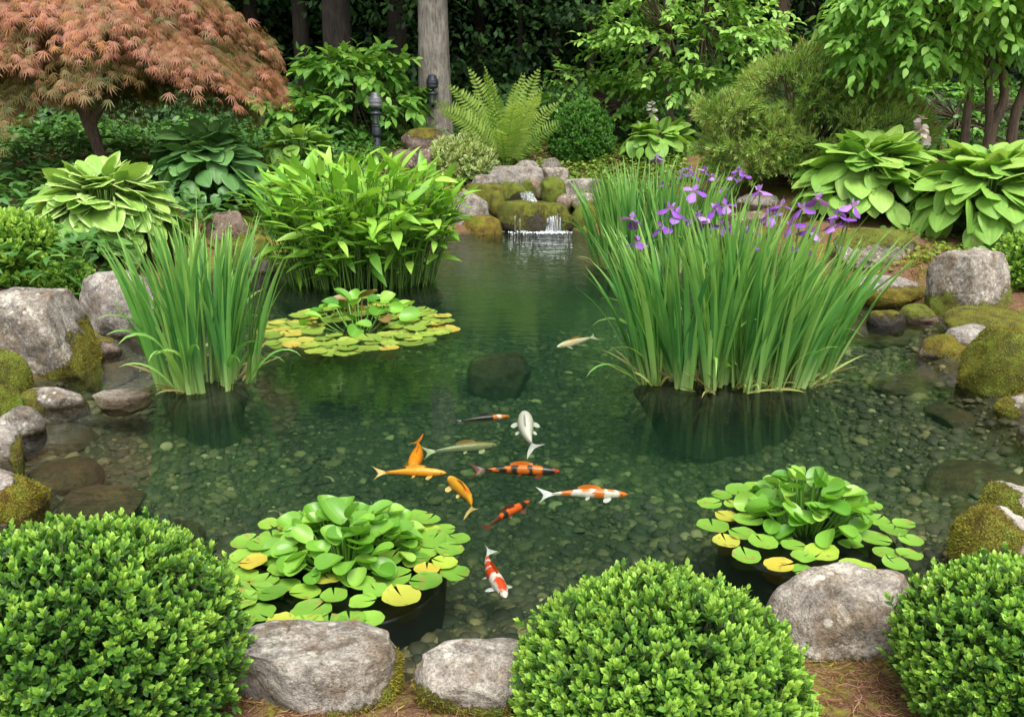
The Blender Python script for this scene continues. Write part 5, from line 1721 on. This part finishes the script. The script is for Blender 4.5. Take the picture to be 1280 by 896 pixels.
def lamp(c, s, label, matp, matf, full=True):
    t = thing('garden_lamp', label, 'lamp', c)
    t.scale = (s, s, s)
    if full:
        lathe([(0, -0.1), (0.075, -0.1), (0.075, 0.02), (0.07, 0.02), (0.066, 0.30), (0, 0.30)]).build('post', M[matp], t)
        lathe([(0, 0.295), (0.088, 0.295), (0.092, 0.31), (0.092, 0.44), (0.084, 0.455), (0.094, 0.462), (0.094, 0.478), (0, 0.478)]).build('collar', M[matp], t)
    lathe([(0, 0.475), (0.058, 0.475), (0.052, 0.55), (0.064, 0.64), (0.07, 0.675), (0, 0.675)]).build('chimney', M['lamp_glass'], t)
    for k in range(4):
        a = k * PI / 2 + 0.5
        x, y = 0.068 * math.cos(a), 0.068 * math.sin(a)
        b = Acc()
        b.tubes(np.array([[x, y, 0.47], [x * 1.05, y * 1.05, 0.58], [x * 1.15, y * 1.15, 0.685]])[None], 0.008, 5)
        b.build('bar', M[matp], t)
    lathe([(0, 0.67), (0.10, 0.67), (0.118, 0.685), (0.11, 0.71), (0.05, 0.74), (0.036, 0.76), (0.036, 0.80), (0, 0.80)]).build('cap', M[matp], t)
    lathe([(0, 0.79), (0.09, 0.79), (0.115, 0.82), (0.122, 0.845), (0.112, 0.862), (0.124, 0.885), (0.132, 0.915), (0.116, 0.935), (0.126, 0.955), (0.10, 0.99), (0.088, 1.0), (0.094, 1.02), (0.066, 1.06), (0, 1.07)]).build('finial', M[matf], t)
    return t
cl = at(472, 14.4)
sc_ = depth(cl) / FPX
lamp(cl, 72 * sc_ / 1.07, 'dark post lamp with a ribbed grey head, in front of the big leafy shrub', 'lamp_dark', 'lamp_grey')
cl2 = at(543, 15.2)
p2 = PD(541, 131, 15.16)
l2 = lamp((p2[0], 15.16, p2[2] - 0.475 * 0.80), 0.80, 'dark blue grey lantern head on the pale grey trunk', 'lamp_dark', 'lamp_dark', full=False)
bk = Acc()
bk.tubes(np.array([[0, 0.0, 0.46], [0, 0.16, 0.44], [0, 0.36, 0.46]])[None], 0.03, 8)
bk.build('bracket', M['lamp_dark'], l2)

# ------------------------------------------------------------------ ground cover, litter, moss
def cover(name, label, boxes, n, size, mat, seed, hmax=0.2, T=OVAL, kind='stuff', tone=0.5, dmin=0.3, elev=0.1):
    rng = np.random.default_rng(seed)
    Ps = []
    for (x0, x1, y0, y1, w) in boxes:
        m = int(n * w)
        Ps.append(np.stack([rng.uniform(x0, x1, m), rng.uniform(y0, y1, m)], 1))
    p = np.concatenate(Ps)
    # patchy
    nz = fbm(np.concatenate([p * 1.1, np.zeros((len(p), 1))], 1), seed, 3)
    d = shore_dist(p[:, 0], p[:, 1])
    ok = (d > dmin) & (nz + rng.normal(size=len(p)) * 0.15 > -0.30)
    p, nz = p[ok], nz[ok]
    m = len(p)
    z = terrain(p[:, 0], p[:, 1]) + rng.uniform(0.02, 1, m) * hmax * (0.7 + 0.6 * nz)
    az = rng.uniform(0, 2 * PI, m)
    el = elev + rng.normal(size=m) * 0.3
    dd = np.stack([np.cos(az) * np.cos(el), np.sin(az) * np.cos(el), np.sin(el)], 1)
    a = Acc()
    a.place(T, np.column_stack([p, z]), frames(dd, np.array([0, 0, 1.0]) + rng.normal(size=(m, 3)) * 0.35), rng.uniform(0.6, 1.2, m) * size, np.clip(tone + 0.2 * rng.normal(size=m) + 0.25 * nz, 0, 1))
    return tag(a.build(name, M[mat]), label, 'ground cover', kind=kind)
cover('ground_cover', 'dark leafy ground cover under the red maple', [(-10.5, -1.9, 9.6, 15.8, 0.8), (-6.8, -3.6, 7.0, 9.6, 0.2)], 15000, 0.17, 'cover', 601, 0.50, LANCE_WIDE, tone=0.5, dmin=0.5, elev=-0.1)
cover('weeds', 'bright low weeds around the post lamp and behind the waterfall', [(-3.4, 2.6, 12.6, 15.6, 0.65), (0.4, 2.6, 12.7, 14.2, 0.25), (3.2, 7.5, 8.2, 9.2, 0.10)], 12000, 0.075, 'cover_lime', 602, 0.10, OVAL, tone=0.5)
cover('woodland_floor_leaves', 'green leaf carpet at the foot of the wood', [(-12, 12, 14.6, 19, 1.0)], 6500, 0.14, 'cover', 603, 0.4, LANCE_WIDE, tone=0.5, elev=-0.1)

def litter():
    rng = np.random.default_rng(611)
    def sticks(boxes, n):
        Ps = [np.stack([rng.uniform(b[0], b[1], int(n * b[4])), rng.uniform(b[2], b[3], int(n * b[4]))], 1) for b in boxes]
        p = np.concatenate(Ps)
        d = shore_dist(p[:, 0], p[:, 1])
        return p[d > 0.10]
    p = sticks([(-2.2, 2.4, 1.7, 3.0, 0.75), (2.4, 5.0, 4.2, 8.5, 0.25)], 15000)
    m = len(p)
    q = np.column_stack([p, 0 * p[:, 0]])
    z = terrain(p[:, 0], p[:, 1]) + fbm(q * 5, 31, 3) * 0.022 + rng.uniform(0.002, 0.014, m)
    az = rng.uniform(0, 2 * PI, m)
    ln = rng.uniform(0.03, 0.085, m)
    dirv = np.stack([np.cos(az), np.sin(az), rng.normal(size=m) * 0.12], 1)
    st = np.column_stack([p, z])
    a = Acc()
    bent = np.stack([-np.sin(az), np.cos(az), 0 * az], 1) * (rng.normal(size=m) * 0.15 * ln)[:, None]
    a.tubes(np.stack([st, st + dirv * (ln / 2)[:, None] + bent, st + dirv * ln[:, None]], 1), 0.0012, 3, rng.uniform(0, 1, m))
    tag(a.build('needle_litter', M['needles']), 'reddish brown fallen pine needles on the bank', 'needle litter', kind='stuff')
    # moss: short tufts in patches
    p = np.concatenate([np.stack([rng.uniform(-2.2, 2.4, 26000), rng.uniform(1.7, 3.0, 26000)], 1), np.stack([rng.uniform(2.3, 5.0, 26000), rng.uniform(4.0, 8.5, 26000)], 1)])
    q = np.column_stack([p, 0 * p[:, 0]])
    f = fbm(q * 2.3, 41, 4)
    ok = (shore_dist(p[:, 0], p[:, 1]) > 0.04) & (f + rng.normal(size=len(p)) * 0.08 > 0.0)
    p, q, f = p[ok], q[ok], f[ok]
    m = len(p)
    z = terrain(p[:, 0], p[:, 1]) + fbm(q * 5, 31, 3) * 0.022 + 0.012 * np.clip(f * 3, 0, 1)
    d = norm(np.array([0, 0, 1.0]) + rng.normal(size=(m, 3)) * 0.5)
    b = Acc()
    b.place(TUFT, np.column_stack([p, z - 0.004]), frames(d, rng.normal(size=(m, 3))), rng.uniform(0.012, 0.028, m) * (1 + (p[:, 1] > 3.5) * 0.6), np.clip(0.5 + 0.9 * fbm(q * 7, 43, 2) + rng.normal(size=m) * 0.15, 0, 1))
    tag(b.build('moss_carpet', M['moss']), 'yellow green moss carpet on the bank', 'moss', kind='stuff')
litter()

# ------------------------------------------------------------------ koi
def koimat():
    m, n, out = mat_new('koi skin')
    a = N(n, 'ShaderNodeAttribute', attribute_name='col')
    geo = n.nodes.new('ShaderNodeNewGeometry')
    vo = N(n, 'ShaderNodeTexVoronoi', Scale=120.0)
    L(n, geo.outputs['Position'], vo.inputs['Vector'])
    c = mixc(n, 0.25, a.outputs['Color'], mixc(n, 1.0, a.outputs['Color'], ramp(n, vo.outputs['Distance'], [(0.1, 1.25), (0.6, 0.5)]), 'MULTIPLY'))
    b = n.nodes.new('ShaderNodeBsdfPrincipled')
    L(n, c, b.inputs['Base Color'])
    b.inputs['Roughness'].default_value = 0.35
    L(n, b.outputs[0], out.inputs['Surface'])
    return m
M['koi'] = koimat()
WHT, ORG, RED, GLD, BLK, CRM = (0.72, 0.68, 0.58), (0.72, 0.17, 0.014), (0.62, 0.06, 0.010), (0.70, 0.32, 0.02), (0.02, 0.017, 0.016), (0.62, 0.56, 0.34)

def koi(head, tail, label, base, marks, seed, z=-0.05, bend=0.0, fin=None, wid=0.135, belly=None):
    rng = np.random.default_rng(seed)
    z = z - 0.065
    zz = (z, z) if np.isscalar(z) else z
    h, tl = P(head[0], head[1], zz[0]), P(tail[0], tail[1], zz[1])
    Ln = np.linalg.norm(h - tl)
    bodyL = Ln * 0.84
    ax = norm(tl - h)                                      # head to tail
    sd = norm(np.cross(ax, np.array([0, 0, 1.0])))
    up = np.cross(sd, ax)
    A, B = 60, 24
    s = np.linspace(0, 1, A)
    def spine(u):
        u = np.asarray(u, float)
        lat = bend * Ln * np.sin(u * PI * 1.15) * u
        return (ax[None] * (u * Ln)[:, None] + sd[None] * lat[:, None])
    w = bodyL * wid * 0.5 * np.interp(s, [0, .03, .08, .18, .35, .55, .75, .9, 1], [0.05, 0.42, 0.62, 0.86, 1.0, 0.88, 0.55, 0.28, 0.0])
    hgt = bodyL * wid * 0.56 * np.interp(s, [0, .03, .08, .18, .35, .55, .75, .9, 1], [0.04, 0.36, 0.55, 0.82, 1.0, 0.92, 0.62, 0.40, 0.25])
    ker = np.array([1, 2, 3, 2, 1]) / 9.0
    w[2:-2] = np.convolve(w, ker, 'valid')
    hgt[2:-2] = np.convolve(hgt, ker, 'valid')
    ph = np.arange(B) * 2 * PI / B
    C = spine(s * 0.84)
    tang = norm(np.gradient(C, axis=0))
    S_ = norm(np.cross(tang, up))
    V = C[:, None] + S_[:, None] * (w[:, None] * np.cos(ph)[None])[..., None] + up[None, None] * (hgt[:, None] * np.sin(ph)[None])[..., None]
    col = np.broadcast_to(np.array(base, float), V.shape).copy()
    nz = fbm(V * 55 + seed * 3, seed, 3)
    X_ = s[:, None] + 0.065 * nz
    Yl = np.cos(ph)[None] + 0.35 * nz
    top = np.sin(ph)[None] + 0 * s[:, None]
    col[(top < -0.35)] = np.array(belly if belly is not None else np.minimum(np.array(base) * 1.0 + 0.1, 0.9))
    for (s0, s1, y0, y1, cc) in marks:
        e1, e2 = 0.022, 0.16
        mk = np.clip((X_ - s0) / e1 + 0.5, 0, 1) * np.clip((s1 - X_) / e1 + 0.5, 0, 1) * np.clip((Yl - y0) / e2 + 0.5, 0, 1) * np.clip((y1 - Yl) / e2 + 0.5, 0, 1) * np.clip((top + 0.6) / 0.2, 0, 1)
        col = col * (1 - mk[..., None]) + np.array(cc) * mk[..., None]
    a = Acc()
    a.grids(V[None], wrap=True, col=col)
    fc = np.array(fin if fin is not None else base, float) * 0.72
    # eyes
    for sg in (1, -1):
        ic, fcs = ico(2)
        e = C[5] + S_[5] * sg * w[5] * 0.86 + up * hgt[5] * 0.35
        a.polys(ic * bodyL * 0.011 + e, fcs, None, np.full((len(ic), 3), 0.01))
    # tail fin: an upright fork that sways to one side
    uu = np.linspace(0, 1, 7)
    tt = np.linspace(-1, 1, 9)
    root = spine(np.array([0.82]))[0]
    tdir = norm(spine(np.array([0.9]))[0] - spine(np.array([0.8]))[0])
    ssd = norm(np.cross(tdir, up))
    view = norm(h + root - np.array([0, 0, CAM_H]))
    sway = max((1, -1), key=lambda q_: abs(np.cross(tdir, up * 0.5 + ssd * 0.62 * q_) @ view))
    flare = 0.055 * Ln + 0.085 * Ln * uu[:, None] * 0.9
    lenf = 0.19 * Ln * (0.62 + 0.38 * np.abs(tt)[None] ** 1.2)
    Gt = root + tdir * (uu[:, None] * lenf)[..., None] + (up * 0.5 + ssd * 0.66 * sway) * (tt[None] * flare * (0.3 + 0.7 * uu[:, None]))[..., None] + ssd * (0.02 * Ln * np.sin(uu * 3))[:, None, None]
    a.grids(Gt, col=np.broadcast_to(fc, Gt.shape))
    # paired fins
    for sp_, sz, spread in ((0.24, 0.115, 0.9), (0.52, 0.065, 0.8)):
        i = int(sp_ * (A - 1))
        for sg in (1, -1):
            o_ = C[i] + S_[i] * sg * w[i] * 0.80 - up * hgt[i] * 0.35
            d = norm(S_[i] * sg * spread + tang[i] * 0.75 - up * 0.12)
            e = norm(np.cross(d, up)) * sg
            U, T2 = np.meshgrid(np.linspace(0, 1, 6), np.linspace(-1, 1, 5), indexing='ij')
            wf = sz * bodyL * 0.42 * np.sin(PI * (0.12 + 0.75 * U)) ** 0.8
            Gp = o_ + d * (U * sz * bodyL)[..., None] + e * (T2 * wf)[..., None] - up * (0.02 * bodyL * U ** 2)[..., None]
            a.grids(Gp, col=np.broadcast_to(fc, Gp.shape))
    # back fin, folded low
    U, T2 = np.meshgrid(np.linspace(0.36, 0.66, 9), np.linspace(0, 1, 3), indexing='ij')
    ci = np.stack([np.interp(U.ravel(), s, C[:, k]) for k in range(3)], 1).reshape(U.shape + (3,))
    hh = np.interp(U, s, hgt)
    lift = bodyL * 0.055 * np.sin(PI * np.clip((U - 0.34) / 0.36, 0, 1)) ** 0.6
    Gd = ci + up * (hh * 0.95 + T2 * lift)[..., None] + sd * (0.02 * bodyL * T2)[..., None]
    a.grids(Gd, col=np.broadcast_to(np.array(marks[-1][4]) * 0.8 if marks else fc, Gd.shape))
    o = a.build('koi', M['koi'], loc=h, col=True)
    return tag(o, label, 'fish', 'koi swimming in the pond')

koi((785, 618), (672, 618), 'white koi with a row of round orange spots, swimming to the right', WHT,
    [(0.0, 0.14, -2, 2, ORG), (0.20, 0.28, -0.6, 0.6, ORG), (0.31, 0.45, -2, 0.7, ORG), (0.50, 0.62, -0.8, 2, ORG), (0.74, 0.88, -2, 0.8, ORG)], 1, -0.035, 0.06, fin=(0.75, 0.75, 0.72))
koi((632, 747), (607, 682), 'white koi with red saddle bands and a red head, pointing to the camera', WHT,
    [(0.08, 0.30, -0.75, 0.75, RED), (0.42, 0.56, -2, 2, RED), (0.60, 0.72, -2, 0.5, RED), (0.78, 0.9, -0.6, 2, RED)], 2, -0.035, -0.09, fin=(0.78, 0.80, 0.78), wid=0.165)
koi((700, 589), (588, 588), 'black koi with square orange bands and a red nose', BLK,
    [(0.0, 0.07, -2, 2, RED), (0.25, 0.34, -2, 2, ORG), (0.42, 0.55, -2, 2, ORG), (0.64, 0.73, -2, 2, ORG), (0.84, 0.92, -2, 2, ORG)], 3, -0.05, 0.06, fin=(0.16, 0.03, 0.01), belly=(0.4, 0.05, 0.01))
koi((637, 520), (565, 528), 'small koi with an orange and white front and black tail', ORG,
    [(0.16, 0.24, -2, 2, WHT), (0.34, 1.1, -2, 2, BLK)], 4, -0.07, 0.05, fin=BLK, wid=0.12)
koi((655, 516), (668, 564), 'plain creamy white koi with side fins spread, far from the others', WHT, [], 5, -0.04, 0.05, fin=(0.8, 0.78, 0.70), wid=0.19)
koi((558, 591), (467, 591), 'golden orange koi swimming level to the right', (0.85, 0.34, 0.02), [(0.0, 0.5, -0.5, 0.5, (0.88, 0.45, 0.05))], 6, -0.035, 0.05, fin=(0.85, 0.55, 0.16), wid=0.15)
koi((515, 588), (523, 548), 'orange koi crossing under the golden one with its tail pointing away', (0.88, 0.27, 0.012), [], 7, -0.06, 0.06, fin=(0.80, 0.25, 0.02), wid=0.20)
koi((561, 596), (594, 642), 'yellow koi heading towards the golden one, seen from above', GLD, [(0.55, 0.72, -0.5, 0.5, ORG), (0.0, 0.2, -1, 1, (0.9, 0.5, 0.06))], 8, -0.04, -0.10, fin=(0.85, 0.6, 0.22), wid=0.17)
koi((662, 626), (604, 664), 'slim dark red koi with black mottling', (0.75, 0.12, 0.01), [(0.14, 0.24, -2, 0.6, BLK), (0.36, 0.5, -0.4, 2, BLK), (0.56, 0.66, -2, 0.5, BLK), (0.72, 1.1, -2, 2, (0.12, 0.03, 0.015))], 9, -0.07, 0.09, fin=(0.14, 0.04, 0.02), wid=0.125)
koi((622, 556), (528, 566), 'pale koi deep in the green water with a faint orange back, hard to see', (0.30, 0.27, 0.15), [(0.1, 0.6, -0.6, 0.6, (0.36, 0.20, 0.06))], 10, -0.26, 0.03, fin=CRM, wid=0.15)
koi((696, 434), (746, 420), 'cream koi alone near the iris clump, farthest of all', (0.72, 0.62, 0.40), [(0.3, 0.5, -0.5, 0.5, (0.80, 0.42, 0.12))], 11, -0.06, 0.03, fin=(0.6, 0.55, 0.4), wid=0.15)
